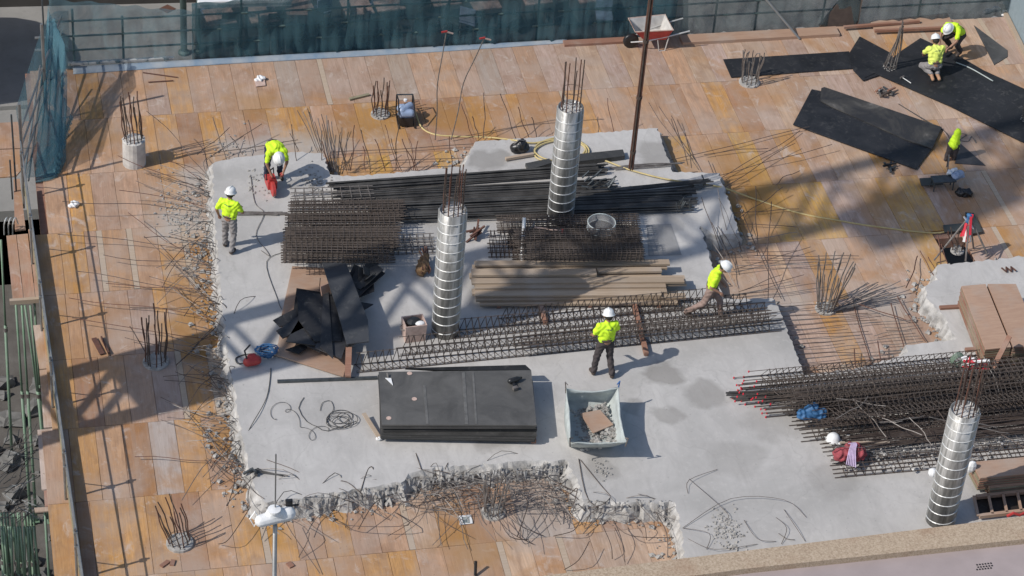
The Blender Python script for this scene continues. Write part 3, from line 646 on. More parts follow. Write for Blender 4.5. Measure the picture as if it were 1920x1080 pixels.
for px in [[(1085, 860), (1105, 940), (1160, 960)], [(1088, 862), (1145, 930), (1180, 950)], [(925, 965), (960, 1000), (1000, 1020)], [(945, 960), (975, 985), (1020, 1005)], [(930, 960), (955, 1005), (990, 1012)], [(1088, 975), (1075, 995), (1038, 1005)], [(1105, 1015), (1085, 1050), (1058, 1068)],
           [(1125, 975), (1145, 1020), (1148, 1048)], [(1150, 975), (1165, 1010), (1172, 1055)], [(1185, 965), (1208, 985), (1212, 1012)], [(1230, 960), (1250, 1000), (1252, 1045)], [(1150, 980), (1185, 1005), (1275, 1008)], [(535, 975), (548, 1000), (600, 1075)], [(548, 975), (580, 1000), (560, 1045)],
           [(470, 950), (430, 1010), (410, 1020)], [(485, 885), (430, 940), (428, 945), (440, 900), (430, 870)], [(495, 935), (470, 915), (420, 850), (380, 800)], [(610, 965), (650, 985), (765, 985), (740, 960)], [(500, 862), (560, 885), (610, 925)], [(675, 925), (690, 880), (700, 880), (695, 920)], [(790, 880), (780, 850), (779, 835)], [(835, 880), (840, 868), (850, 862)],
           [(1280, 990), (1370, 935), (1470, 937), (1512, 970)], [(1290, 925), (1292, 900), (1345, 880)], [(1292, 898), (1362, 960), (1360, 975)], [(1280, 990), (1330, 1000), (1325, 1030)], [(1395, 975), (1420, 1010), (1455, 1015)], [(1470, 955), (1490, 985), (1510, 1015)], [(1455, 970), (1475, 990), (1465, 1020)], [(1290, 1010), (1340, 1030), (1420, 1020)]]:
    edge_rod(P(*px[0], .32), P(*px[-1], .32 if px[0][0] > 1275 else .05), .0055 if px[0][0] > 1275 else .008, 0, None, [P(*q, .38 if px[0][0] > 1275 else .3) for q in px[1:-1]])

# ================= rebar cages
def bundle(label, p0, p1, nb, wd, ht, mat, z=.3, r=.018, amp=.02, name='bar_bundle', cat='bar bundle', jit=.2):
    A = P(*p0, z); B = P(*p1, z); d = B-A; L = d.length; t = thing(name, label, cat, tuple(A), math.atan2(d.y, d.x))
    for i in range(nb):
        y = R.uniform(-wd/2, wd/2); zz = r+R.random()*ht*(1-abs(y)/(wd*.7)); s = R.uniform(-jit, jit); e = R.uniform(-jit, jit)
        obj('bar', MB().tube([(s, y, zz), (L*.33, y+R.uniform(-amp, amp), zz), (L*.66, y+R.uniform(-amp, amp), zz), (L+e, y+R.uniform(-amp, amp), zz)], r, 5), mat, t)
    return t
def rect_loop(w, h, r=.008):
    return MB().tube([(0, -w/2, 0), (0, w/2, 0), (0, w/2, h), (0, -w/2, h)], r, 4, True)
loopc = {}
def cage(label, p0, p1, wd, ht, nst, nb, group, mat=None, kind='box', z=.3, caps=0, ext=(0, 0), rb=.0115, cat='rebar cage', jit=.0):
    A = P(*p0, z); B = P(*p1, z); d = B-A; L = d.length; a = math.atan2(d.y, d.x)
    t = thing('rebar_cage', label, cat, tuple(A), a, group); m = mat or M['rebar']
    key = (kind, round(wd, 2), round(ht, 2))
    if key not in loopc:
        mb = rect_loop(wd, ht) if kind == 'box' else MB().tube([(0, -wd/2, 0), (0, wd/2, 0), (0, 0, ht)], .0115, 4, True)
        loopc[key] = mb
    for i in range(nst):
        me = loopc[key] if i else None
        if i == 0: data = loopc[key].mesh('stirrup', m)
        o = link('stirrup', data, t); o.location = (L*(i+.5)/nst+R.uniform(-.01, .01), 0, .008); o.rotation_euler = (0, R.uniform(-.06, .06), R.uniform(-.05, .05)+(.45 if kind == 'tri' else 0))
    spots = []
    if kind == 'box':
        per = 2*(wd+ht)
        for i in range(nb):
            s = per*(i+.01)/nb
            if s < wd: spots.append((-wd/2+s, 0))
            elif s < wd+ht: spots.append((wd/2, s-wd))
            elif s < 2*wd+ht: spots.append((wd/2-(s-wd-ht), ht))
            else: spots.append((-wd/2, ht-(s-2*wd-ht)))
    else: spots = [(-wd/2, 0), (wd/2, 0), (0, ht), (-wd/2+.03, .02), (wd/2-.03, .03), (0, 0)][:nb]
    for (y, zz) in spots:
        e0 = ext[0]*R.uniform(.6, 1.3); e1 = ext[1]*R.uniform(.6, 1.3)
        b = obj('bar', MB().tube([(-e0, y*.93, zz*.95+.014), (L/2, y*.93+R.uniform(-.01, .01), zz*.95+.012), (L+e1, y*.93, zz*.95+.014)], rb*(.75 if kind == 'tri' else 1), 4), m, t)
        if caps: obj('red_cap', MB().lathe((-e0-.02, y*.93, zz*.95+.014), [(.014, -.02), (.018, .0), (.012, .02)], 8), M['redcap'], b)
    return t
G1 = 'rebar cages stacked in the middle of the slab'
k = 0
for (a, b, z) in [((528, 482), (733, 482), .3), ((532, 456), (735, 456), .3), ((536, 430), (740, 429), .3), ((530, 482), (730, 482), .56), ((536, 455), (738, 455), .56), ((541, 429), (745, 428), .56), ((532, 480), (722, 482), .82), ((538, 453), (742, 452), .82), ((542, 405), (748, 403), .3), ((546, 404), (752, 401), .56)]:
    cage('dark mesh rebar cage, '+('front', 'middle', 'rear')[int(a[1] < 470)+int(a[1] < 440)]+('most' if a[1] < 410 else '')+(' of the bottom layer' if z < .4 else ' of the second layer' if z < .7 else ' of the top layer')+', beside the man in grey trousers', a, b, .42, .25, 20, 15, 'cages stacked beside the man in grey trousers', M['cagebar'], z=z, ext=(.02, .08))
cage('low thin rebar cage reaching right from the square stack towards the front column', (640, 468), (815, 462), .5, .16, 14, 10, None, M['greyrod'], z=.3)
cage('pale rebar frame lying behind the square stack near the red saw', (545, 378), (700, 372), .4, .2, 9, 8, None, M['greyrod'], z=.3)
for (a, b, z) in [((965, 482), (1205, 482), .3), ((955, 455), (1200, 453), .3), ((935, 428), (1195, 425), .3), ((975, 482), (1205, 482), .52), ((962, 455), (1200, 453), .52), ((950, 428), (1196, 425), .52), ((990, 480), (1202, 480), .74), ((968, 454), (1196, 452), .74)]:
    cage('dense dark cage under the clear plastic ring, '+('front', 'middle', 'rear')[int(a[1] < 470)+int(a[1] < 440)]+(' of the lowest layer' if z < .4 else ' of the middle layer' if z < .7 else ' of the topmost layer'), a, b, .36, .21, 24, 16, 'cages piled under the clear plastic ring', M['cagebar'], z=z, ext=(.05, .02))
cage('short pale-lit rebar cage at the left end of the pile behind the planks', (916, 470), (965, 470), .5, .34, 6, 10, None, M['rebar'], z=.3, ext=(.02, .1))
G2 = 'long lattice cages lying across the slab'
cage('front lattice cage starting with tall bare triangles by the black boards', (668, 692), (1440, 616), .27, .42, 58, 4, None, M['cagebar'], 'tri', ext=(.02, .4))
cage('second lattice cage from the front, ending beyond the man with black trousers', (755, 660), (1435, 596), .27, .40, 50, 4, None, M['cagebar'], 'tri', ext=(.1, .3))
cage('middle lattice cage of the long diagonal bundle', (850, 628), (1400, 578), .27, .40, 44, 4, None, M['rebar'], 'tri', ext=(.3, .5))
cage('rear lattice cage nearest the planks', (940, 605), (1330, 567), .27, .38, 32, 4, None, M['cagebar'], 'tri', ext=(.1, .7))
cage('upper lattice cage resting on top of the long diagonal bundle', (1000, 645), (1430, 600), .3, .2, 40, 10, None, M['cagebar'], z=.55, ext=(.4, .2))
G3 = 'rebar cages in the big pile at the right'
n3 = 0
for (a, b, z, mt, cp, kd) in [((1432, 716), (2040, 658), .3, 'rebar', 1, 'tri'), ((1425, 745), (2060, 686), .3, 'cagebar', 1, 'box'), ((1470, 768), (2080, 712), .3, 'cagebar', 1, 'box'), ((1500, 792), (2080, 738), .3, 'cagebar', 0, 'box'), ((1520, 815), (2080, 764), .3, 'cagebar', 0, 'box'),
                              ((1445, 735), (2050, 680), .62, 'cagebar', 1, 'tri'), ((1480, 762), (2080, 706), .62, 'cagebar', 0, 'box'), ((1540, 790), (2080, 736), .60, 'rebar', 0, 'tri'), ((1500, 748), (2080, 690), .93, 'cagebar', 0, 'box'), ((1560, 775), (2080, 720), .93, 'cagebar', 0, 'tri')]:
    n3 += 1; cage(('grey-brown triangular cage at the rear of the right pile, lowest layer', 'dark square cage second from the rear in the right pile, lowest layer', 'dark red-capped cage third from the rear of the right pile', 'dark cage of the right pile beside the blue plastic bag', 'dark cage of the right pile just behind the white helmet', 'dark triangular cage on top of the right pile with tallest bare triangles', 'dark square cage lying on top of the right pile at its middle', 'small dark triangular cage on top of the right pile above the blue bag', 'highest dark square cage of the right pile, rear half', 'highest dark triangular cage of the right pile')[n3-1], a, b, .40, .31, 52, 12 if kd == 'box' else 6, G3, M[mt], kd, z, cp, (.45 if cp else .2, .2))
for (a, b, lb) in [((1500, 752), (1990, 700), 'loose dark bars laid on top of the rear half of the right pile'), ((1545, 800), (1990, 752), 'loose dark bars laid over the middle of the right pile'), ((1600, 834), (1990, 792), 'loose dark bars on the littered front half of the right pile')]: bundle(lb, a, b, 22, .5, .12, M['rebar'], .5 if a[1] > 780 else .72, .011, .05)
for (a, b, mt, lb) in [((1548, 836), (2050, 790), 'rebar', 'littered low cage with white crumbs in the front half of the right pile'), ((1562, 858), (2050, 812), 'greyrod', 'low pale cage second from the front of the right pile'), ((1572, 884), (1990, 846), 'rebar', 'foremost open rebar frame of the right pile, below the red bundle')]:
    cage(lb, a, b, .38, .17, 24, 9, None, M[mt], 'box', .3, 0, (.1, .1))
for i in range(14):
    A_ = P(1560, 585, .05); edge_rod(A_, A_+Vector((R.uniform(.9, 1.7), R.uniform(.1, .75), R.uniform(.02, .35))), .010, .015, M['greyrod'])
t_ = thing('loose_bars', 'loose bent bars and off-cuts thrown over the right cage pile', 'bars', tuple(P(1700, 760, .9)))
for i in range(34):
    q = P(R.uniform(1500, 1900), R.uniform(700, 850), R.uniform(.75, 1.15)); a_ = R.choice((R.gauss(0, .25), R.gauss(1.4, .5))); L_m = R.uniform(.4, 1.4)
    o = obj('bar', MB().tube(wob(q, q+Vector((cos(a_)*L_m, sin(a_)*L_m, R.uniform(-.25, .25))), 5, .03), .009, 4), M['rebar'] if i % 2 else M['greyrod']); under(t_, o)
wl = MB()
for _ in range(150):
    q = P(R.uniform(1560, 1900), R.uniform(800, 880), .42); wl.rock(tuple(q), R.uniform(.02, .055))
tag(obj('concrete_lumps', wl, M['whitecon']), 'white concrete lumps littering the front cages of the right pile', 'rubble', kind='stuff')

# ---- bundles of dark bars and strips on the slab
bundle('long bundle of black bars behind the front column, rearmost of the heap', (628, 356), (1125, 322), 26, .28, .2, M['blackbar'], .32)
bundle('black bars running from the dark mesh stack to the middle column', (640, 376), (1140, 350), 30, .35, .2, M['blackbar'], .32)
bundle('lower black bars passing behind the front column', (700, 398), (1290, 372), 34, .4, .22, M['blackbar'], .32)
bundle('foremost black bars ending near the bare concrete at right', (740, 412), (1285, 392), 24, .3, .16, M['blackbar'], .32)
bundle('right-hand black bars ending in an upturned hook', (1080, 372), (1322, 350), 16, .24, .2, M['blackbar'], .32)
bundle('two thin dark bars lying toward the notch by the hanging bundle', (1150, 316), (1268, 308), 4, .12, .05, M['greyrod'], .32, .014)
bundle('pair of long grey bars beside the standing man in grey trousers', (432, 402), (535, 402), 6, .12, .05, M['greyrod'], .3, .016)
bundle('dark flat bars sticking out left of the red-capped cage pile', (1375, 745), (1500, 741), 10, .16, .14, M['blackbar'], .32, .02)
# clamps heap on the bars
t = thing('clamp_heap', 'heap of black steel clamps on the bars right of the middle column', 'clamps', tuple(P(1115, 345, .55)))
for i in range(14):
    o = obj('clamp', MB().beam((0, 0, 0), (R.uniform(.1, .22), R.uniform(-.1, .1), R.uniform(.0, .22)), .035, .02), M['dksteel'], t); o.location = (R.uniform(-.35, .35), R.uniform(-.25, .25), R.uniform(-.05, .05))
t = thing('clamp_heap', 'small stack of dark clamps standing at the right end of the black bars', 'clamps', tuple(P(1275, 388, .45)))
for i in range(8):
    o = obj('clamp', MB().beam((0, 0, 0), (R.uniform(-.05, .1), R.uniform(-.1, .1), R.uniform(.1, .25)), .03, .02), M['dksteel'], t); o.location = (R.uniform(-.25, .25), R.uniform(-.12, .12), 0)
t = thing('steel_hooks', 'upturned black hooks at the far right end of the rear bars', 'hooks', tuple(P(1312, 352, .5)))
for i in range(3):
    obj('hook', MB().tube([(-.1, i*.06, 0), (.1, i*.06, 0), (.12, i*.06, .1), (.05, i*.06, .25)], .015, 5), M['dksteel'], t)
for lb, px, z, th, mt in [('short black channel lying left of the middle column base', ((985, 306), (1030, 297), (1035, 305), (992, 318)), .40, .08, 'blk'), ('long black channel behind the middle column on bare concrete', ((1050, 292), (1168, 280), (1172, 292), (1056, 306)), .42, .1, 'blk')]:
    o = tag(board_px(px, z, th, M[mt], 'steel_channel', None, DGR), lb, 'channel')
tag(obj('grey_batten', MB().beam(P(948, 298, .36), P(1000, 289, .36), .07, .06), M['paletimber']), 'pale wooden batten beside the black helmet and hose coil', 'batten')

# ================= timber
def plank_pile():
    t = thing('plank_pile', 'long pile of weathered grey-brown planks behind the man in black trousers', 'timber', tuple(P(890, 530, .3)))
    A0 = P(885, 560, .3); ang = math.atan2(*(lambda d: (d.y, d.x))(P(1280, 558, .3)-P(885, 560, .3)))
    for (u0, v0, u1, v1, z, wd, th) in [(892, 560, 1285, 556, .46, .16, .05), (885, 548, 1250, 546, .50, .17, .05), (890, 538, 1248, 536, .54, .16, .05), (884, 528, 1282, 525, .58, .17, .05), (880, 518, 1240, 517, .46, .15, .05), (884, 512, 1118, 511, .62, .20, .06), (1120, 508, 1240, 506, .56, .14, .05), (886, 502, 1250, 500, .50, .15, .05), (890, 495, 1255, 492, .58, .16, .05),
                                          (890, 552, 1240, 552, .52, .14, .05), (900, 568, 1270, 566, .40, .16, .05), (905, 505, 1235, 504, .40, .15, .05), (1180, 528, 1285, 526, .5, .3, .05)]:
        A = P(u0, v0, z); B = P(u1, v1, z); L = (B-A).length
        o = obj('plank', MB().box((L/2, 0, 0), (L, wd, th)), M['plank'], None); o.location = A; o.rotation_euler = (0, 0, math.atan2(B.y-A.y, B.x-A.x)+R.uniform(-.004, .004)); under(t, o)
    obj_ = [obj('bearer', MB().beam(P(u, 505, .34), P(u+6, 575, .34), .08, .08), M['redwood']) for u in (930, 1100, 1230)]
    under(t, *obj_)
plank_pile()
tag(obj('timber_bearer', MB().beam(P(1013, 566, .34), P(1023, 606, .34), .09, .09), M['redwood']), 'short brown timber on the slab in front of the planks, left one', 'timber')
tag(obj('timber_bearer', MB().beam(P(1187, 564, .37), P(1212, 664, .37), .09, .09), M['redwood']), 'brown timber under the lattice cages beside the man in black trousers', 'timber')
def ply_stack(name, label, px, z0, nlay, th, group=None, cat='board stack', shift=.012, tops=None):
    quad = polyP(px, z0); c = sum(quad, Vector())/4; t = thing(name, label, cat, (c.x, c.y, z0))
    for i in range(nlay):
        z = z0+i*th; dx, dy = R.uniform(-shift, shift), R.uniform(-shift, shift)
        q = [(p.x+dx, p.y+dy) for p in quad]
        o = obj('board', MB().prism(q, z, z+th-.004), M['brownply'] if i == nlay-1 else (M['plyedge'] if i % 2 else M['redwood'])); under(t, o)
    return t
H = .42
def base_of(px, zt, z0):  # the quad seen at its top height zt
    return [P(u, v, zt) for u, v in px]
def stack_seen(label, px, zt, z0, th=.028, name='board_stack', cat='board stack', topm='brownply', shift=.012, mats=('plyedge', 'redwood')):
    quad = polyP(px, zt); c = sum(quad, Vector())/4; t = thing(name, label, cat, (c.x, c.y, z0)); n_ = max(1, int((zt-z0)/th))
    for i in range(n_):
        z = z0+(zt-z0)*i/n_; dx, dy = (0, 0) if i == n_-1 else (R.uniform(-shift, shift), R.uniform(-shift, shift))
        o = obj('board', MB().prism([(p.x+dx, p.y+dy) for p in quad], z, z+(zt-z0)/n_-.004), M[topm] if i == n_-1 else M[mats[i % 2]], col=DGR); under(t, o)
    return t
stack_seen('left stack of brown plywood boards on the right slab, thick pale edge showing', ((1803, 536), (1848, 532), (1896, 650), (1848, 655)), .86, .36)
stack_seen('right stack of brown plywood boards on the right slab, beside its twin', ((1852, 532), (1905, 532), (1955, 648), (1900, 650)), .86, .36)
for (a, b, lb) in [((1762, 577), (1815, 574), 'rear bearer timber poking out under the twin plywood stacks'), ((1810, 656), (1860, 652), 'front bearer timber poking out under the twin plywood stacks')]:
    tag(obj('timber_bearer', MB().beam(P(*a, .33), P(*b, .33), .09, .05), M['redwood']), lb, 'timber')
tag(obj('leaning_plank', MB().beam(P(1862, 690, .7), P(1893, 630, 1.2), .1, .03), M['redwood']), 'rough brown plank leaning against the right plywood stacks', 'plank')
stack_seen('low stack of brown boards at the lower right corner behind the parapet', ((1822, 866), (1990, 850), (2000, 880), (1838, 896)), .72, .40)
stack_seen('lower stepped board stack under the corner pile at lower right', ((1846, 902), (2010, 884), (2020, 896), (1856, 914)), .50, .31, shift=.03)
def rack():
    t = thing('wooden_rack', 'brown wooden ladder-like frame at the lower right corner', 'frame', tuple(P(1830, 965, .3)))
    ps = [obj('rail', MB().beam(P(1836, 968, .4), P(2010, 948, .4), .07, .07), M['brownply']), obj('rail', MB().beam(P(1830, 932, .4), P(2010, 912, .4), .07, .07), M['brownply'])]
    for i in range(6): ps.append(obj('rung', MB().beam(P(1834+i*27, 967-i*3, .42), P(1826+i*27, 930-i*3, .42), .05, .03), M['brownply']))
    ps.append(obj('dark_board', MB().prism(polyP([(1832, 964), (2000, 944), (1995, 918), (1828, 936)], .33), .31, .33), M['blk'], col=(.03, .022, .018))); under(t, *ps)
rack()
tag(obj('red_bracket', MB().tube([P(1888, 968, .5), P(1900, 962, .55), P(1912, 966, .5), P(1925, 960, .5)], .03, 6), M['red']), 'bright red metal piece on the wooden frame at lower right', 'bracket')

# ================= black boards and sheets
def sheet(label, px, z, th, mat='blk', col=BLK, name='black_board', cat='board', tilt=0, group=None):
    pts = polyP(px, z); c = sum(pts, Vector())/len(pts)
    o = obj(name, MB().prism([(p.x-c.x, p.y-c.y) for p in pts], -th, 0), M[mat], col=col); o.location = (c.x, c.y, z); o.rotation_euler = (tilt*.6, tilt, 0)
    return tag(o, label, cat, group)
sheet('long narrow black strip on the deck with pale hooked starter bars on it', ((1356, 111), (1592, 96), (1602, 128), (1371, 145)), .03, .012, name='black_sheet', cat='sheet')
sheet('black sheet with an upright corner between the long strip and the pale starter', ((1592, 100), (1612, 68), (1668, 98), (1680, 130), (1618, 151), (1600, 132)), .045, .012, name='black_sheet', cat='sheet')
sheet('wide black sheet running to the right edge under the two men', ((1622, 145), (1640, 136), (1690, 95), (1726, 71), (1745, 80), (1800, 106), (1845, 132), (1990, 198), (1990, 300), (1905, 260), (1780, 198), (1640, 137)), .06, .012, name='black_sheet', cat='sheet')
sheet('dark grey pointed sheet at the upper right, away from the others', ((1826, 47), (1889, 94), (1889, 106), (1864, 121)), .02, .012, col=(.07, .07, .07), name='black_sheet', cat='sheet')
sheet('small black triangle sheet beside the folded hi-vis jacket', ((1790, 306), (1801, 269), (1848, 310)), .02, .012, col=(.05, .05, .055), name='black_sheet', cat='sheet')
o = sheet('worn black board with whitish scrapes, upper of the pair on the right deck', ((1540, 165), (1546, 163), (1766, 238), (1748, 278), (1700, 262), (1560, 200), (1538, 188)), .075, .02, 'scuff', name='black_board')
sheet('large clean black board, lower of the pair on the right deck', ((1522, 167), (1546, 172), (1746, 262), (1750, 275), (1718, 317), (1487, 233)), .05, .02, name='black_board')
for lb, px, z in [('small dark board with pale edge left of the grey saw table', ((1724, 334), (1766, 332), (1768, 345), (1728, 348)), .1), ('dark board under the tripod at the far side of the opening', ((1768, 422), (1806, 418), (1808, 432), (1771, 435)), .07), ('dark board leaning behind the taped tripod', ((1810, 398), (1826, 399), (1842, 434), (1812, 440)), .09)]:
    sheet(lb, px, z, .02, col=(.06, .065, .06))
# big black stack in front
def bigstack():
    t = thing('black_board_stack', 'waist-high stack of big black boards in front of the long lattice cages', 'board stack', tuple(P(860, 800, .3)))
    ps = []
    top = ((710, 697), (996, 694), (1006, 797), (716, 796))
    for i in range(8):
        z = .38+i*.047; dx, dy, rz = R.uniform(-.02, .02), R.uniform(-.03, .03), R.uniform(-.006, .006)
        if i < 4: rz += -.022; dy -= .05
        q = polyP(top, .76); c = sum(q, Vector())/4
        if i == 7: dx = dy = rz = 0
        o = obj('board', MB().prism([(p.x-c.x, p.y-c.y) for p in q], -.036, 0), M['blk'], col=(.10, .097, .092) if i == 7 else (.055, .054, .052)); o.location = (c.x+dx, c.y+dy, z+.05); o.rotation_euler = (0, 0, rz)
        if 3 < i < 6: o.rotation_euler = (0, .004, rz+.012)
        ps.append(o)
    for a, b in (((724, 800), (722, 716)), ((998, 810), (990, 716))): ps.append(obj('bearer', MB().beam(P(*a, .36), P(*b, .36), .10, .10), M['redwood']))
    for u, v in ((729, 784), (777, 748), (768, 700)): q = P(u, v, .763); ps.append(obj('white_spot', MB().lathe(q, [(.05, 0), (.05, .003), (.045, .004)], 14), M['pale'] if 'pale' in M else M['crate']))
    q = polyP([(760, 690), (985, 684), (996, 694), (830, 694)], .72); [ps.append(obj('tape_band', MB().prism(polyP([(u0, v0), (u1, v0), (u1+6, v1), (u0+6, v1)], .766), .7625, .766), M['tape'])) for u0, u1, v0, v1 in ((866, 872, 698, 795), (885, 889, 698, 795), (793, 798, 722, 795))]
    ps.append(obj('board', MB().prism(q, .68, .72), M['blk'], col=(.02, .02, .02)))
    under(t, *ps)
M['tape'] = simple('faded_tape', (.13, .127, .12), .6)
bigstack()
for (a, b, lb) in [((791, 722), (800, 790), 'left'), ((866, 697), (878, 796), 'middle'), ((884, 697), (892, 796), 'right')]:
    pass
tag(obj('cardboard_strip', MB().beam(P(682, 775, .45), P(712, 822, .36), .08, .02), M['paletimber']), 'pale batten leaning at the left corner of the big black stack', 'batten')
tag(obj('white_rag', MB().ball(P(711, 822, .34), (.07, .05, .04), 8), M['white']), 'small white lump by the left corner of the big black stack', 'rag')
tag(obj('timber_block', MB().beam(P(997, 800, .38), P(1001, 828, .38), .09, .09), M['redwood']), 'short red-brown timber block poking out under the right corner of the black stack', 'timber')
# trowel on the stack
t = thing('trowel', 'small white plastering trowel on the rear left corner of the black stack', 'trowel', tuple(P(728, 712, .77)))
obj('blade', MB().prism([(-.05, .05), (.06, .03), (.06, -.18)], 0, .012), M['white'], t); obj('handle', MB().tube([(0, .04, .02), (-.0, .14, .05)], .015, 6), M['greyrod'], t)
# fan of black boards over brown plywood
FG = None
for lb, px, z, c in [('brown plywood sheet poking out above the fan of black boards', ((548, 499), (612, 503), (625, 560), (528, 590)), .34, 0), ('brown plywood sheet at the foot of the fan of black boards', ((508, 662), (540, 620), (658, 652), (644, 705)), .37, 0)]:
    tag(obj('plywood_sheet', MB().prism(polyP(px, z), z-.03, z), M['brownply']), lb, 'plywood')
tag(obj('plywood_sheet', MB().prism(polyP([(545, 525), (600, 520), (590, 640), (520, 650)], .355), .33, .355), M['brownply']), 'brown plywood sheet under the left side of the black board fan', 'plywood')
fan = thing('black_board_pile', 'fan of long black boards heaped at angles over brown plywood', 'board pile', tuple(P(610, 600, .4)))
ps = []
for i, (px, z, c) in enumerate([(((556, 540), (605, 548), (604, 590), (550, 585)), .45, .02), (((512, 600), (560, 575), (700, 520), (702, 545), (560, 605), (524, 612)), .50, .022), (((518, 620), (640, 540), (705, 500), (722, 512), (650, 575), (530, 634)), .56, .03), (((530, 622), (560, 640), (600, 660), (650, 600), (700, 570), (640, 560)), .52, .03),
                                 (((556, 545), (606, 552), (650, 560), (640, 640), (590, 640), (560, 600)), .60, .02), (((536, 640), (610, 650), (628, 610), (560, 600)), .56, .03), (((590, 652), (640, 672), (665, 600), (620, 590)), .58, .045), (((606, 548), (616, 548), (625, 672), (600, 650)), .63, .03), (((640, 660), (662, 650), (668, 600), (640, 600)), .5, .03), (((535, 655), (580, 640), (575, 652), (560, 663)), .46, .015)]):
    o = obj('board', MB().prism(polyP(px, z), z-.022, z), M['blk'], col=(c, c, c*1.08)); ps.append(o)
for i in range(9):   # upturned ends at the right
    a0 = (640+i*7, 560-i*5+R.uniform(-6, 6)); b0 = (700+R.uniform(-30, 28), 500+i*3-R.uniform(0, 20))
    ps.append(obj('board', MB().beam(P(*a0, .5+i*.02), P(*b0, .6+i*.03), .22, .02, (R.uniform(-.4, .4), -.3, 1)), M['blk'], col=(.035+.008*(i % 3),)*3))
ps.append(obj('board', MB().prism(polyP([(601, 484), (644, 480), (690, 600), (692, 640), (650, 645), (632, 580)], .82), .795, .82), M['blk'], col=(.05, .052, .056)))
ps.append(obj('board', MB().prism(polyP([(628, 500), (650, 520), (674, 640), (650, 650)], .76), .735, .76), M['blk'], col=(.03, .031, .034)))
ps.append(obj('board', MB().beam(P(608, 534, .8), P(612, 560, .5), .2, .03), M['redwood']))
under(fan, *ps)
tag(obj('brown_post', MB().beam(P(654, 652, .55), P(652, 706, .42), .12, .05), M['redwood']), 'red-brown timber between the board fan and the lattice cage', 'timber')
tag(obj('dark_rail', MB().beam(P(520, 715, .34), P(708, 708, .34), .05, .05), M['dksteel']), 'long thin dark rail lying left of the big black stack', 'rail')
# ================= PEOPLE
from mathutils.bvhtree import BVHTree
def fuse(name, parts, mat, parent, vox=.017, it=3, push=0):
    """parts: (p, q, r0, r1) tapered limbs, melted into one skin"""
    mb = MB()
    for p, q, r0, r1 in parts:
        p, q = Vector(p), Vector(q)
        if (q-p).length > 1e-4: mb.tube([p, q], [r0, r1], 10)
        mb.ball(p, r0, 10); mb.ball(q, r1, 10)
    o = link(name, mb.mesh(name, mat)); m = o.modifiers.new('r', 'REMESH'); m.mode = 'VOXEL'; m.voxel_size = vox; m.use_smooth_shade = True
    s = o.modifiers.new('s', 'SMOOTH'); s.iterations = it; s.factor = .5
    dg = bpy.context.evaluated_depsgraph_get(); me = bpy.data.meshes.new_from_object(o.evaluated_get(dg)); bpy.data.objects.remove(o)
    if push:
        rr = random.Random(3)
        for v in me.vertices:
            c = v.co; k = sin(c.z*38+3*sin(c.x*17))*sin(c.x*23+c.y*19+2*sin(c.z*11)); v.co = c+v.normal*push*k
    me.materials.clear(); me.materials.append(mat); me.polygons.foreach_set('use_smooth', [True]*len(me.polygons)); me.name = name
    return link(name, me, parent)
def V(*a): return Vector(a)
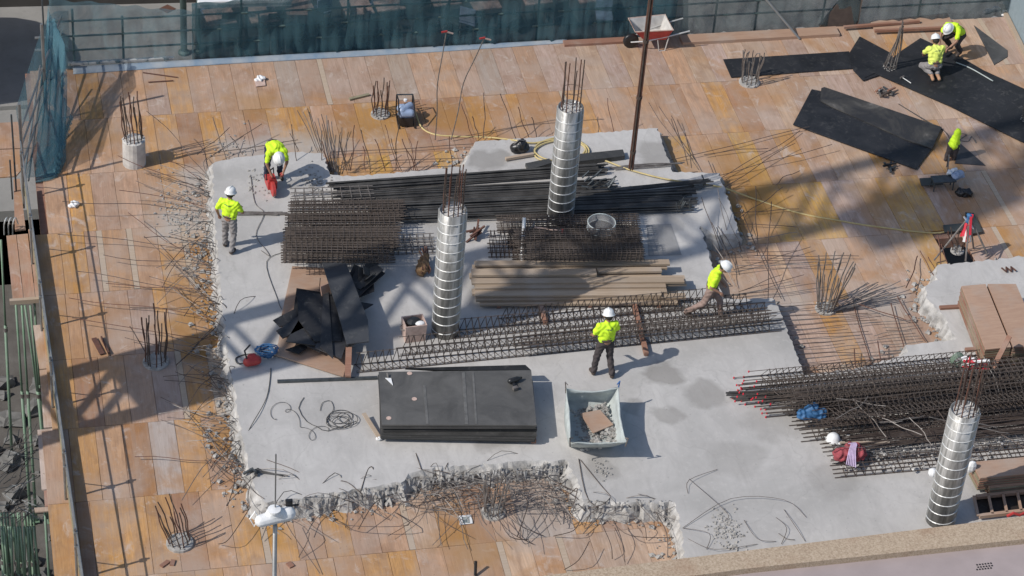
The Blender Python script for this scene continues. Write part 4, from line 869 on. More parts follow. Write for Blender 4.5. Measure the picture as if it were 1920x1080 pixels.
def person(label, base, heading, J, shirt='hivis', tr='dark_tr', boot='boot', glove=None, prnt=False, scale=1.0):
    t = thing('person', label, 'person', tuple(base), heading); t.scale = (scale*.885,)*3
    J = {k: Vector(v) for k, v in J.items()}
    pel, chest, neck, head = J['pel'], J['chest'], J['neck'], J['head']; look = J['look'].normalized()
    sp = (chest-pel).normalized(); side = (J['shr']-J['shl']).normalized(); fw = side.cross(sp).normalized()*-1
    B = []
    B += [(neck-sp*.02, head-V(0, 0, .03), .055, .06), (head, head+V(0, 0, .02), .095, .098), (head+look*.035-V(0, 0, .06), head+look*.05-V(0, 0, .07), .06, .045), (head+look*.1-V(0, 0, .015), head+look*.115-V(0, 0, .03), .014, .018)]
    sd = look.cross(V(0, 0, 1)).normalized() if abs(look.z) < .95 else side
    for s in (-1, 1):
        B += [(head+sd*s*.096-V(0, 0, .02), head+sd*s*.1-V(0, 0, .0), .018, .02), (head+look*.085+sd*s*.034+V(0, 0, .008), head+look*.086+sd*s*.034+V(0, 0, .01), .013, .013)]
    B += [(J['shl'], J['shr'], .06, .06), (pel, chest, .13, .13)]
    for s in 'lr':
        B += [(J['sh'+s], J['el'+s], .05, .042), (J['el'+s], J['wr'+s], .043, .029)]
        wr = J['wr'+s]; d = (wr-J['el'+s]).normalized(); ac = d.cross(side).normalized() if d.cross(side).length > .1 else fw; sg_ = 1 if s == 'r' else -1
        acr = d.cross(ac).normalized()
        B += [(wr, wr+d*.07, .03, .036)]
        B += [(J['hp'+s], J['kn'+s], .085, .055), (J['kn'+s], J['an'+s], .055, .04), (J['an'+s], J['to'+s], .04, .035)]
    body = fuse('body', B, M['skin'], t, .013, 2)
    for s in 'lr':                    # five bent fingers each
        wr = J['wr'+s]; d = (wr-J['el'+s]).normalized(); ac = d.cross(side).normalized() if d.cross(side).length > .1 else fw; acr = d.cross(ac).normalized()
        hb = MB(); k0 = wr+d*.085; hb.ball(wr+d*.06, (.036, .036, .036), 10)
        for i, ln in enumerate((.066, .074, .07, .056)):
            b = k0+acr*(i-1.5)*.02; hb.tube([wr+d*.05+acr*(i-1.5)*.017, b, b+d*ln*.5+ac*.008, b+d*ln*.75+ac*.03], [.011, .0105, .0095, .008], 6)
        hb.tube([wr+d*.02-acr*.02, wr+d*.05-acr*.05, wr+d*.085-acr*.06+ac*.015], [.013, .012, .009], 6)
        obj('hand', hb, M[glove] if glove else M['skin'], t, True)
    # shirt
    T = []
    for s in (-1, 0, 1):
        T += [(chest+side*s*.095, pel+side*s*.075+sp*.06, .118, .112)]
    T += [(J['shl']*.9+chest*.1, J['shr']*.9+chest*.1, .082, .082), (neck-sp*.04, neck-sp*.02, .075, .068), (chest-fw*.03, chest*.5+pel*.5-fw*.03, .13, .12)]
    for s in 'lr':
        e = J['sh'+s].lerp(J['el'+s], .72); T += [(J['sh'+s], e, .074, .068)]
    sh = fuse('t_shirt', T, M[shirt], t, .017, 3, .013)
    L = [(J['hpl'], J['hpr'], .105, .105), (pel-sp*.03, pel+sp*.05, .125, .12), (pel+side*.06, pel+side*.06+sp*.04, .11, .11), (pel-side*.06, pel-side*.06+sp*.04, .11, .11)]
    for s in 'lr': L += [(J['hp'+s], J['kn'+s], .108, .08), (J['kn'+s], J['an'+s]+V(0, 0, .03), .078, .068)]
    fuse('trousers', L, M[tr], t, .017, 2, .012)
    obj('belt', MB().lathe(pel+sp*.07, [(.148, -.02), (.15, .02)], 16, V(0, 0, 1).rotation_difference(sp).to_matrix(), 1.2, .95), M['boot'], t, True)
    for s in 'lr':
        a, b = J['an'+s], J['to'+s]; dn = (a-J['kn'+s]).normalized(); fuse('boot', [(a-dn*.06, a+dn*.03, .06, .055), (a+dn*.02, b, .05, .045), (a.lerp(b, .5), b, .048, .047)], M[boot], t, .014, 2)
    # helmet
    up = V(0, 0, 1)*.9+(-look)*0; up = (up-look*up.dot(look)).normalized() if abs(look.z) < .97 else -sp
    up = J.get('hup', up); up = Vector(up).normalized()
    f2 = (look-up*look.dot(up)).normalized(); s2 = f2.cross(up); rot = Matrix((s2, f2, up)).transposed()
    hm = MB().lathe(head+up*.035, [(.152, -.006), (.155, .004), (.128, .012), (.127, .05), (.112, .095), (.08, .128), (.035, .145), (.004, .148)], 20, rot, .95, 1.1)
    hl = obj('helmet', hm, M['helmet'], t, True)
    obj('brim', MB().lathe(head+up*.035+f2*.10, [(.085, -.008), (.08, .004), (.02, .01)], 14, rot), M['helmet'], hl, True)
    obj('ridge', MB().tube([head+up*.035+rot @ V(0, .135*cos(a), .02+.135*sin(a)) for a in [pi*k/8 for k in range(1, 8)]], .012, 6), M['helmet'], hl, True)
    obj('hair', MB().ball(head-f2*.03-up*.0, (.098, .09, .09), 12, rot), M['hair'], t, True)
    if prnt:
        bv = BVHTree.FromPolygons([v.co for v in sh.data.vertices], [p.vertices[:] for p in sh.data.polygons]); pm = MB(); rr = random.Random(5); x = -.085
        while x < .085:
            wd = rr.choice((.012, .018, .02)); c0 = chest+sp*.05+side*(x+wd/2)-fw*.6; h, n_, _, _ = bv.ray_cast(c0, fw)
            if h is not None: pm.box(h-fw*.0, (wd*.8, .008, rr.uniform(.02, .038)), Matrix((side, fw, sp)).transposed())
            x += wd+.005
        obj('print', pm, M['greenpost'], t)
    return t
def stand(**k):
    J = dict(pel=(0, 0, .98), chest=(0, 0, 1.33), neck=(0, .01, 1.50), head=(0, .03, 1.63), look=(0, 1, -.25), shl=(-.19, 0, 1.42), shr=(.19, 0, 1.42), ell=(-.26, -.03, 1.14), elr=(.26, -.03, 1.14), wrl=(-.27, .05, .90), wrr=(.27, .05, .90),
             hpl=(-.09, 0, .92), hpr=(.09, 0, .92), knl=(-.11, .02, .50), knr=(.11, .02, .50), anl=(-.12, -.03, .09), anr=(.12, -.03, .09), tol=(-.13, .12, .045), tor=(.13, .12, .045)); J.update(k); return J
HM = math.radians
person('man in yellow shirt and grey trousers standing, back turned, left of the square cage stack', P(430, 470, .3), HM(-32), stand(elr=(.30, .10, 1.16), wrr=(.16, .30, 1.12), ell=(-.30, -.05, 1.16), wrl=(-.30, .06, .92), chest=(0, .03, 1.33), anl=(-.16, .10, .09), tol=(-.18, .25, .045), knl=(-.14, .08, .5), anr=(.10, -.10, .09), tor=(.11, .05, .045), head=(0, .07, 1.63)), tr='grey_tr', prnt=True, scale=.98)
person('man in yellow shirt and black trousers standing by the long lattice cages', P(1129, 702, .3), HM(4), stand(elr=(.28, .08, 1.17), wrr=(.20, .30, 1.06), ell=(-.29, .03, 1.15), wrl=(-.24, .25, .98), knl=(-.16, .04, .5), anl=(-.20, .02, .09), tol=(-.22, .17, .045), knr=(.14, .03, .5), anr=(.17, -.16, .09), tor=(.2, -.01, .045), head=(.02, .06, 1.62), look=(.1, 1, -.4)), tr='dark_tr', prnt=True)
person('man in yellow shirt and beige trousers walking with bowed head beyond the lattice cages', P(1326, 596, .3), HM(-112), stand(pel=(0, 0, .92), hpl=(-.09, 0, .87), hpr=(.09, 0, .87), chest=(0, .07, 1.26), neck=(0, .13, 1.41), head=(0, .22, 1.52), look=(0, .8, -.7), shl=(-.18, .1, 1.34), shr=(.18, .08, 1.34), ell=(-.25, .02, 1.08), wrl=(-.2, .22, .93), elr=(.26, .0, 1.08), wrr=(.22, .2, .95),
       knl=(-.1, .22, .50), anl=(-.1, .28, .09), tol=(-.1, .43, .05), knr=(.1, -.12, .47), anr=(.1, -.48, .14), tor=(.1, -.36, .05)), tr='beige_tr')
person('man in navy trousers bent over a red cut-off saw at the slabs rear left corner', P(512, 336, .3), HM(186), stand(pel=(0, -.10, .96), hpl=(-.09, -.08, .90), hpr=(.09, -.08, .90), chest=(0, .24, 1.08), neck=(0, .40, 1.06), head=(0, .53, .99), look=(0, .45, -.9), hup=(0, .9, .42), shl=(-.19, .33, 1.04), shr=(.19, .33, 1.04), ell=(-.24, .40, .76), elr=(.25, .38, .76), wrl=(-.14, .46, .52), wrr=(.16, .46, .50),
       knl=(-.15, .04, .50), knr=(.15, .04, .50), anl=(-.18, -.05, .09), tol=(-.2, .1, .045), anr=(.17, -.02, .09), tor=(.19, .13, .045)), tr='navy', glove='glove_r')
crouch = dict(pel=(0, -.16, .62), hpl=(-.1, -.14, .58), hpr=(.1, -.14, .58), chest=(0, .15, .86), neck=(0, .29, .93), head=(0, .42, .93), look=(0, .6, -.8), hup=(0, .7, .7), shl=(-.19, .22, .90), shr=(.19, .22, .90), ell=(-.27, .34, .66), elr=(.25, .36, .64), wrl=(-.18, .52, .45), wrr=(.12, .54, .42), knl=(-.2, .22, .5), knr=(.2, .22, .48), anl=(-.16, -.1, .09), anr=(.16, -.1, .09), tol=(-.18, .05, .045), tor=(.18, .05, .045))
person('crouching man in a bright hi-vis shirt at the upper right, facing his kneeling workmate', P(1786, 100, .06), HM(122), stand(**crouch), tr='dark_tr', shirt='hivis')
person('kneeling man in pale yellow shirt and grey trousers on the wide black sheet', P(1751, 146, .07), HM(0), stand(pel=(0, .10, .36), hpl=(-.1, .10, .33), hpr=(.1, .10, .33), chest=(0, .2, .70), neck=(0, .28, .85), head=(0, .34, .96), look=(0, .75, -.6), shl=(-.19, .22, .79), shr=(.19, .22, .79), ell=(-.27, .36, .56), elr=(.27, .38, .56), wrl=(-.16, .56, .38), wrr=(.16, .58, .38),
       knl=(-.2, .48, .10), knr=(.2, .48, .10), anl=(-.09, .02, .10), anr=(.09, .02, .10), tol=(-.09, -.16, .06), tor=(.09, -.16, .06)), tr='grey_tr', shirt='hivis2', boot='tanboot', prnt=True)
# hi-vis jacket and dark trousers hung over a stake
t = thing('work_clothes', 'hi-vis jacket over dark clothes hung on a short stake beside the small black triangle sheet', 'clothes', tuple(P(1783, 300, 0)))
obj('stake', MB().tube([(0, 0, 0), (0, 0, .78)], .02, 6), M['redwood'], t)
fuse('jacket', [((-.02, 0, .42), (.04, .02, .76), .12, .075), ((-.08, 0, .34), (0, 0, .7), .07, .06), ((.06, 0, .34), (.05, .02, .7), .08, .06)], M['hivis'], t, .015, 3, .01)
fuse('trousers', [((-.14, -.02, .03), (-.06, 0, .4), .045, .09), ((.06, 0, .05), (.05, 0, .4), .06, .09), ((-.02, 0, .14), (0, 0, .4), .05, .08)], M['dark_tr'], t, .015, 3, .008)

# ================= TOOLS AND MACHINES
t = thing('cut_off_saw', 'red petrol cut-off saw under the bent man at top left', 'saw', tuple(P(508, 352, .3)), HM(186))
obj('engine', MB().box((0, 0, .16), (.2, .3, .2)).box((0, .08, .29), (.15, .14, .08)), M['red'], t); obj('blade_guard', MB().lathe((.02, .28, .17), [(.03, -.03), (.16, -.03), (.16, .03), (.03, .03)], 18, Matrix.Rotation(pi/2, 3, 'Y')), M['red'], t)
obj('blade', MB().lathe((.02, .28, .14), [(.16, -.003), (.16, .003)], 24, Matrix.Rotation(pi/2, 3, 'Y')), M['steel'], t); obj('handle', MB().tube([(-.09, -.12, .22), (-.1, -.22, .36), (-.05, -.1, .42), (.1, 0, .40), (.12, .05, .25)], .014, 6), M['black'], t)
# wheelbarrow
def barrow():
    t = thing('wheelbarrow', 'red wheelbarrow with a cement-white tray parked by the far net fence', 'wheelbarrow', tuple(P(1218, 86, 0)), HM(2))
    top = [(-.5, -.30, .62), (.42, -.34, .62), (.42, .34, .62), (-.5, .30, .62)]; bot = [(-.22, -.2, .30), (.30, -.24, .30), (.30, .24, .30), (-.22, .2, .30)]
    mb = MB().add(top+bot, [(4, 7, 6, 5), (0, 4, 5, 1), (1, 5, 6, 2), (2, 6, 7, 3), (3, 7, 4, 0)]); obj('tray', mb, M['red'], t)
    i_ = lambda L, k: [(x*k, y*k, z+(.006 if z > .5 else .012)) for x, y, z in L]
    obj('tray_lining', MB().add(i_(top, .97)+i_(bot, .96), [(5, 6, 7, 4), (1, 5, 4, 0), (2, 6, 5, 1), (3, 7, 6, 2), (0, 4, 7, 3)]), M['whitecon'], t)
    obj('rim', MB().tube(top, .015, 6, True), M['crate'], t)
    wh = MB().lathe((-.48, 0, .19), [(.10, -.045), (.17, -.045), (.19, -.02), (.19, .02), (.17, .045), (.10, .045)], 18, Matrix.Rotation(pi/2, 3, 'X')); w_ = obj('wheel', wh, M['black'], t, True)
    obj('hub', MB().lathe((-.48, 0, .19), [(.1, -.03), (.1, .03)], 14, Matrix.Rotation(pi/2, 3, 'X')), M['band'], w_)
    for s in (-1, 1):
        obj('handle', MB().tube([(-.5, s*.07, .19), (-.2, s*.2, .27), (.4, s*.27, .42), (.85, s*.28, .52)], .017, 6), M['band'], t); obj('leg', MB().tube([(.1, s*.24, .3), (.16, s*.24, .0), (.3, s*.25, .0), (.36, s*.25, .36)], .014, 6), M['band'], t)
barrow()
t = thing('generator', 'blue-grey portable machine in a black frame with the yellow hose attached, on the rear deck', 'generator', tuple(P(760, 228, 0)), HM(-4))
fuse('housing', [((-.1, -.12, .3), (.1, -.12, .3), .1, .1), ((-.1, .1, .3), (.1, .1, .3), .1, .1), ((-.1, -.1, .36), (.1, .1, .36), .09, .09)], M['bluegrey'], t, .014, 1)
obj('engine', MB().box((0, .02, .14), (.3, .5, .2)), M['black'], t)
for s in (-1, 1): obj('frame', MB().tube([(s*.18, -.30, .03), (s*.18, .32, .03), (s*.18, .34, .5), (s*.17, .05, .56), (s*.18, -.30, .3)], .016, 6, True), M['black'], t)
obj('handle', MB().tube([(-.18, .34, .5), (.18, .34, .5)], .016, 6), M['dksteel'], t); obj('filler_cap', MB().lathe((0, .18, .44), [(.04, 0), (.04, .04), (.0, .05)], 10), M['white'], t)
def cable(label, px, r, mat, name='cable', cat='cable', zs=.318, deckz=.012, sm=5):
    pts = []
    for q in px:
        u, v = q[0], q[1]; zz = q[2] if len(q) > 2 else None
        p = P(u, v, .3); ins = inside(p.x, p.y, SLAB); pts.append(P(u, v, zz if zz is not None else (zs if ins else deckz)))
    return tag(obj(name, MB().tube(smooth_path(pts, sm), r, 6), M[mat], None, True), label, cat)
cable('pale yellow hose from the blue-grey machine, coiled round the rear column', [(768, 200, .3), (776, 205, .2), (790, 238), (815, 252), (860, 256), (920, 258), (965, 263), (1000, 268), (1040, 262), (1085, 268), (1100, 285), (1080, 300), (1030, 300), (1003, 285), (1012, 268), (1050, 258), (1095, 270), (1102, 290), (1060, 306), (1010, 298), (1004, 280), (1030, 266), (1080, 262), (1098, 278), (1092, 296), (1130, 300), (1180, 318), (1250, 336), (1330, 347), (1362, 354, .25), (1420, 375), (1500, 400), (1580, 415), (1650, 426), (1750, 437), (1792, 428)], .02, 'yhose', 'hose', 'hose', .34)
cable('thin dark wire on the slab running from the helmeted bag to the left planks', [(545, 470), (500, 490), (520, 560), (528, 580)], .006, 'wire')
def coil(label, u, v, rad, n, r, mat, tail=()):
    pts = []
    for i in range(n*14):
        a = i*2*pi/14; k = rad*(.62+.38*sin(i*.37)); c = P(u, v, .32+.008*(i//14)); pts.append(c+Vector((cos(a)*k*1.2+.05*sin(i*.11), sin(a)*k, 0)))
    pts += [P(a, b, .315) for a, b in tail]
    return tag(obj('wire_coil', MB().tube(smooth_path(pts, 2), r, 5), M[mat]), label, 'wire')
coil('tangled coil of dark wire left of the big black stack', 640, 786, .27, 5, .007, 'wire', [(615, 808), (595, 800), (575, 790), (560, 765), (570, 745)])
_pl = []
for k in range(64):
    f_ = k/63; u_ = 508+f_*100; v_ = 785-24*sin(f_*6)+8*f_; a_ = f_*26; rr_ = 7+4*sin(f_*9); _pl.append((u_+rr_*1.2*cos(a_), v_+rr_*sin(a_)))
cable('looping loose wire on the slab left of the wire coil', _pl, .0045, 'wire', sm=2)
cable('curling wire loop up-left of the wire coil', [(600, 770), (605, 755), (620, 752), (625, 768), (612, 785), (620, 800)], .0055, 'wire')
cable('thin wires fallen across the slab below the fan of black boards', [(508, 690), (500, 745), (470, 800), (430, 880)], .008, 'wire')
cable('thin black hooked strand on the slab near the white pole lamp', [(480, 880, .34), (500, 885, .34), (530, 892, .34)], .012, 'wire')
for lb, px in [('thin wire by the left cage stack, looping over the man\'s shadow', [(470, 330), (478, 380), (495, 400), (480, 440), (500, 470), (505, 480), (490, 470)]), ('wavy tie wire on the right slab front', [(1460, 1000), (1475, 1010), (1490, 1012)])]: cable(lb, px, .007, 'greyrod')
# dark bag/helmet with hose
t = thing('tool_bag', 'round glossy black tool bag beside the yellow hose coil', 'bag', tuple(P(974, 285, .3)))
fuse('bag_body', [((-.1, 0, .12), (.1, 0, .12), .12, .12), ((0, -.02, .2), (.04, .02, .22), .12, .1)], M['black'], t, .016, 1, .015); obj('strap', MB().tube([(-.15, 0, .2), (-.05, -.05, .36), (.12, 0, .3)], .015, 5), M['greyrod'], t)
t = thing('power_drill', 'black power drill lying on the right rear of the big black stack', 'drill', tuple(P(966, 716, .77)), .3)
obj('drill_body', MB().lathe((-.02, 0, .06), [(.03, -.14), (.055, -.1), (.055, .06), (.035, .1), (.02, .16)], 12, Matrix.Rotation(pi/2, 3, 'Y')), M['black'], t, True); obj('grip', MB().beam((-.06, 0, .04), (-.1, -.16, .03), .045, .04), M['black'], t); obj('battery', MB().box((-.11, -.2, .035), (.1, .07, .06)), M['greyrod'], t)
t = thing('compressor', 'small red petrol machine lying by the left edge of the slab under the plywood', 'machine', tuple(P(472, 686, .3)), .2)
fuse('tank', [((-.08, 0, .12), (.1, 0, .12), .1, .1), ((0, .05, .18), (.05, .05, .2), .08, .06)], M['red'], t, .015, 1); obj('handle', MB().tube([(-.1, 0, .2), (-.14, .02, .4), (-.02, .03, .52)], .018, 6), M['black'], t); obj('hose', MB().tube(smooth_path([(-.1, 0, .1), (-.25, .1, .05), (-.22, .3, .02), (0, .35, .02), (.15, .2, .1)]), .014, 5), M['wire'], t)
t = thing('rope_heap', 'heap of blue rope beside the small red machine on the slab', 'rope', tuple(P(500, 668, .3)))
for i in range(7): obj('rope_loop', MB().tube([(R.uniform(-.03, .03)+(.1+.02*i)*cos(a*.6), R.uniform(-.03, .03)+(.1+.01*i)*sin(a*.6), .02+.025*i+R.uniform(0, .02)) for a in range(11)], .014, 5, True), M['blue'], t)
# crate
t = thing('crate', 'dusty pink open crate with a black thing inside, at the foot of the front column', 'crate', tuple(P(775, 632, .3)), .08)
w0, w1, h = .20, .22, .42
vs = [(-w0, -.16, 0), (w0, -.16, 0), (w0, .16, 0), (-w0, .16, 0), (-w1, -.18, h), (w1, -.18, h), (w1, .18, h), (-w1, .18, h)]; vi = [(x*.9, y*.88, z+.02 if z < .1 else z) for x, y, z in vs]
obj('crate_shell', MB().add(vs+vi, [(3, 2, 1, 0), (0, 1, 5, 4), (1, 2, 6, 5), (2, 3, 7, 6), (3, 0, 4, 7), (8, 9, 10, 11), (9, 8, 12, 13), (10, 9, 13, 14), (11, 10, 14, 15), (8, 11, 15, 12), (4, 5, 13, 12), (5, 6, 14, 13), (6, 7, 15, 14), (7, 4, 12, 15)]), M['crate'], t)
obj('black_bundle', MB().ball((0, .03, .36), (.16, .12, .1), 12), M['black'], t); obj('rag', MB().ball((.1, -.08, .4), (.1, .07, .04), 10), M['white'], t); obj('handle', MB().tube([(-.2, -.1, .3), (-.27, -.05, .26), (-.27, .05, .26), (-.2, .1, .3)], .012, 5), M['greyrod'], t)
# bulk bag of rubble
def bulkbag():
    topq = polyP([(1061, 727), (1160, 725), (1175, 829), (1069, 829)], .92); c = sum(topq, Vector())/4; t = thing('rubble_bag', 'open white bulk bag full of rubble on the slab right of the big black stack', 'bag', (c.x, c.y, .3))
    tq = [p-c for p in topq]; mb = MB(); per = []; lean = lambda z: Vector((0, max(0, (.62-z))*.62, 0))
    def ringpts(k, z, bul, sag):
        out = []
        for i in range(4):
            a, b = tq[i], tq[(i+1) % 4]
            for j in range(8):
                s = j/8; p = a.lerp(b, s); e = sin(pi*s); nrm_ = Vector((p.x, p.y, 0)).normalized(); out.append(Vector((p.x*k, p.y*k, z-sag*e))+lean(z)+nrm_*bul*e+Vector((R.uniform(-.008, .008), R.uniform(-.008, .008), R.uniform(-.008, .008))))
        return out
    rings = [ringpts(.76, 0, .04, 0), ringpts(.84, .15, .06, 0), ringpts(.93, .40, .04, 0), ringpts(1.0, .62, -.03, .07), ringpts(.965, .61, -.04, .07), ringpts(.90, .40, .02, 0), ringpts(.80, .12, .03, 0)]
    vs = [tuple(p) for r in rings for p in r]; fs = [(k*32+j, k*32+(j+1) % 32, (k+1)*32+(j+1) % 32, (k+1)*32+j) for k in range(6) for j in range(32)]+[tuple(range(6*32, 7*32))]
    fs = [tuple(reversed(f)) for f in fs]
    obj('bag_wall', MB().add(vs, fs), M['bag'], t, True)
    for i in range(4):
        p = tq[i]; obj('lifting_loop', MB().tube([(p.x*.98, p.y*.98, .5), (p.x*1.03, p.y*1.03, .74), (p.x*.93, p.y*.97, .70)], .014, 5), M['greyrod'] if i != 1 else M['bagin'], t)
    rr = MB()
    for _ in range(560):
        x, y = R.uniform(-.36, .42), R.uniform(-.40, .72); rr.rock((x, y, .06+.20*(x+.36)+R.uniform(-.02, .04)), R.choice((.015, .025, .035, .06)))
    tag(obj('rubble', rr, M['rubble'], t), kind='stuff')
    q = polyP([(1088, 775), (1125, 768), (1150, 796), (1112, 812)], .56); tag(obj('plywood_scrap', MB().prism(q, .54, .56), M['brownply']), 'square brown plywood scrap lying on the rubble in the white bag', 'plywood')
bulkbag()
tag(obj('pipe', MB().tube([P(978, 490, .32), P(983, 408, 1.05)], .035, 8), M['white']), 'upright pale plastic pipe leaning on the cages behind the planks', 'pipe')
t = thing('pickaxe', 'pickaxe with a pink handle lying on the cages behind the planks', 'pickaxe', tuple(P(1028, 432, .78)))
obj('handle', MB().tube([(-.30, .12, .02), (.28, -.1, .03)], .018, 6), M['crate'], t); obj('pick_head', MB().tube([(-.42, .05, 0), (-.3, .12, .05), (-.22, .3, 0)], [.012, .03, .01], 6), M['greyrod'], t); obj('end_band', MB().tube([(.26, -.16, .03), (.3, -.02, .03)], .02, 6), M['red'], t)
t = thing('plastic_ring', 'short clear plastic tube section resting on the dark cages behind the planks', 'tube', tuple(P(1127, 428, .78)))
obj('ring_wall', MB().lathe((0, 0, 0), [(.29, 0), (.30, .16), (.285, .16), (.275, 0)], 28), M['clear'], t, True)
for z in (0.0, .16): obj('ring_rim', MB().tube([(.29*cos(a*pi/14), .29*sin(a*pi/14), z) for a in range(28)], .012, 5, True), M['bag'], t)
t = thing('rusty_scrap', 'rusty brown block of scrap behind the front column, left side', 'scrap', tuple(P(796, 515, .3)), .1)
fuse('scrap_body', [((-.08, 0, .1), (.04, .3, .12), .11, .1), ((-.02, -.05, .18), (.1, .3, .22), .08, .08)], M['rustb'] if 'rustb' in M else M['redwood'], t, .02, 1, .02)
for i in range(8): obj('bar', MB().tube([(R.uniform(-.1, .1), -.12, R.uniform(.1, .3)), (R.uniform(0, .2), .5, R.uniform(.15, .35))], .014, 5), M['rust'], t)
t = thing('rusty_scrap', 'dark brown rusty clump just right of the front column top half', 'scrap', tuple(P(885, 450, .3)))
for i in range(10): obj('bar', MB().beam((R.uniform(-.15, .1), R.uniform(-.1, .1), R.uniform(0, .2)), (R.uniform(0, .3), R.uniform(0, .4), R.uniform(.1, .4)), .04, .03), M['rust'], t)
t = thing('metal_tray', 'shallow clear plastic sheet lying on bare concrete right of the dark cages', 'sheet', tuple(P(1240, 445, .305)))
t2 = obj('film', MB().prism([p-P(1240, 445, .3) for p in polyP([(1212, 422), (1258, 420), (1278, 478), (1216, 480)], .3)], .003, .008), M['clear'], t)
# red bundle, blue bag, white helmet on the right pile
t = thing('strapped_bundle', 'red bag tied with pale purple straps at the left end of the front right cages', 'bag', tuple(P(1590, 858, .45)))
fuse('red_bag', [((-.18, 0, .1), (.2, 0, .1), .14, .15), ((.05, .05, .16), (.12, .05, .18), .14, .12)], M['redcloth'], t, .02, 1, .03)
for i in range(6): obj('strap', MB().tube(smooth_path([(-.12+i*.03, -.25-.02*i, .06), (-.05+i*.025, -.1, .26), (.02+i*.02, .02, .33), (.0, .12, .24)]), .014, 5), M['lilac'] if 'lilac' in M else M['white'], t)
t = thing('blue_bag', 'blue plastic bag stuffed among the red-capped cages', 'bag', tuple(P(1520, 780, .62)))
fuse('bag_body', [((-.2, 0, .05), (.2, .0, .05), .1, .12), ((0, .05, .12), (.05, .05, .15), .12, .1)], M['blue'], t, .02, 1, .03)
t = thing('helmet', 'white helmet lying at the left end of the littered low cage', 'helmet', tuple(P(1562, 824, .46)))
obj('shell', MB().lathe((0, 0, 0), [(.155, 0), (.13, .02), (.12, .08), (.07, .13), (.01, .145)], 16), M['helmet'], t, True); obj('brim', MB().lathe((.08, -.08, .0), [(.09, 0), (.08, .012), (.01, .015)], 12), M['helmet'], t, True)
tag(obj('batten', MB().beam(P(1575, 830, .55), P(1668, 829, .55), .04, .03), M['paletimber']), 'thin pale batten lying over the right cages next to the red bag', 'batten')
tag(obj('white_lump', MB().ball(P(1749, 886, .55), (.09, .09, .09), 10), M['white']), 'round white lump sticking out left of the lower right column', 'lump')
tag(obj('white_rag', MB().ball(P(1822, 875, .75), (.1, .07, .14), 8), M['white']), 'white rag at the corner of the lower right brown boards', 'rag')
t = thing('tape_bundle', 'red and white barrier tape wound on bars above the lower right column', 'tape', tuple(P(1830, 690, .95)))
for i in range(9): obj('tape_strip', MB().tube(smooth_path([(R.uniform(-.3, .3), R.uniform(-.1, .1), R.uniform(0, .25)) for _ in range(4)], 4), .02, 4), M['redcap'] if i % 2 else M['white'], t)
t = thing('wire_reel', 'small green coil of wire at the rear of the red-capped cages', 'wire', tuple(P(1795, 690, .75)))
for i in range(5): obj('turn', MB().tube([(.14*cos(a*.6), .03*i+.02*sin(a), .14*sin(a*.6)+.15) for a in range(10)], .01, 5, True), M['gprop'], t)
t = thing('red_clamps', 'few dark red clamps lying on the right slab beyond the plywood stacks', 'clamps', tuple(P(1890, 508, .3)))
for i in range(5): obj('clamp', MB().beam((-.12+i*.055, -.07 if i % 2 else .08, .03), (-.08+i*.055, .08 if i % 2 else -.07, .05), .025, .025), M['rust'], t)
# opening with tripod and tape
t = thing('tripod', 'steel tripod wrapped in red and white tape standing over the small opening', 'tripod', tuple(P(1800, 490, .1)))
apx = Vector((.12, .25, 1.0)); 
for q in ((-.55, .1, 0), (.0, -.25, .2), (.55, -.1, .2), (.5, .5, -.08)): obj('leg', MB().tube([q, apx], .02, 6), M['greyrod'], t)
for i in range(10): obj('tape_strip', MB().beam(apx+Vector((R.uniform(-.12, .12), R.uniform(-.1, .05), R.uniform(-.2, .1))), apx+Vector((R.uniform(-.25, .15), R.uniform(-.25, -.05), R.uniform(-.7, -.2))), .05, .006), M['redcap'] if i % 2 else M['white'], t)
fuse('blue_rag', [(apx-Vector((.03, 0, .25)), apx, .05, .07)], M['blue'], t, .02, 1, .02)
t = thing('saw_table', 'cluttered grey steel saw table with a blue bag on the right deck', 'table', tuple(P(1778, 352, 0)))
obj('table_top', MB().prism([(-.42, -.14), (.1, -.14), (.12, .12), (-.42, .12)], .24, .27), M['dksteel'], t)
for q in ((-.38, -.1), (.06, -.1), (-.38, .1), (.08, .1)): obj('leg', MB().tube([(q[0], q[1], 0), (q[0], q[1], .24)], .015, 5), M['dksteel'], t)
fuse('blue_bag', [((.12, .02, .3), (.26, .08, .3), .09, .1)], M['bluegrey'], t, .02, 1, .03); fuse('black_sack', [((.15, -.3, .08), (.34, -.34, .08), .1, .09)], M['black'], t, .02, 1, .03); obj('handle', MB().tube([(0, .2, .3), (.05, .4, .6), (.1, .5, .2)], .015, 5), M['greyrod'], t)
fuse('white_rag', [((.0, .12, .32), (.2, .2, .33), .06, .05)], M['white'], t, .02, 1, .02)
def toolheap(label, u, v, n_, sp, z=0.0, mats=('boot', 'greyrod', 'dksteel', 'redwood')):
    t = thing('tool_heap', label, 'tools', tuple(P(u, v, z)))
    for i in range(n_):
        c = Vector((R.uniform(-sp, sp), R.uniform(-sp, sp)*.7, .03+R.uniform(0, .08))); d = Vector((R.uniform(-1, 1), R.uniform(-1, 1), R.uniform(-.1, .4))).normalized()*R.uniform(.06, .16)
        obj('tool', MB().beam(c-d, c+d, .04, .035), M[mats[i % len(mats)]], t)
toolheap('small heap of brown tools between the scraped board and the wide black sheet', 1662, 178, 11, .18)
toolheap('dark tool lump on the deck below the clean black board', 1668, 318, 7, .1, mats=('black', 'dksteel'))
toolheap('small dark tools on the deck by the white-wrapped bag at far left', 470, 888, 4, .06, .31, mats=('black', 'dksteel'))
t = thing('hammer', 'hammer lying on the wide black sheet left of the kneeling man', 'hammer', tuple(P(1700, 152, .075)), -1.1)
obj('handle', MB().tube([(-.14, 0, .02), (.14, 0, .02)], .012, 5), M['band'], t); obj('hammer_head', MB().box((-.15, 0, .025), (.035, .12, .035)), M['greyrod'], t)
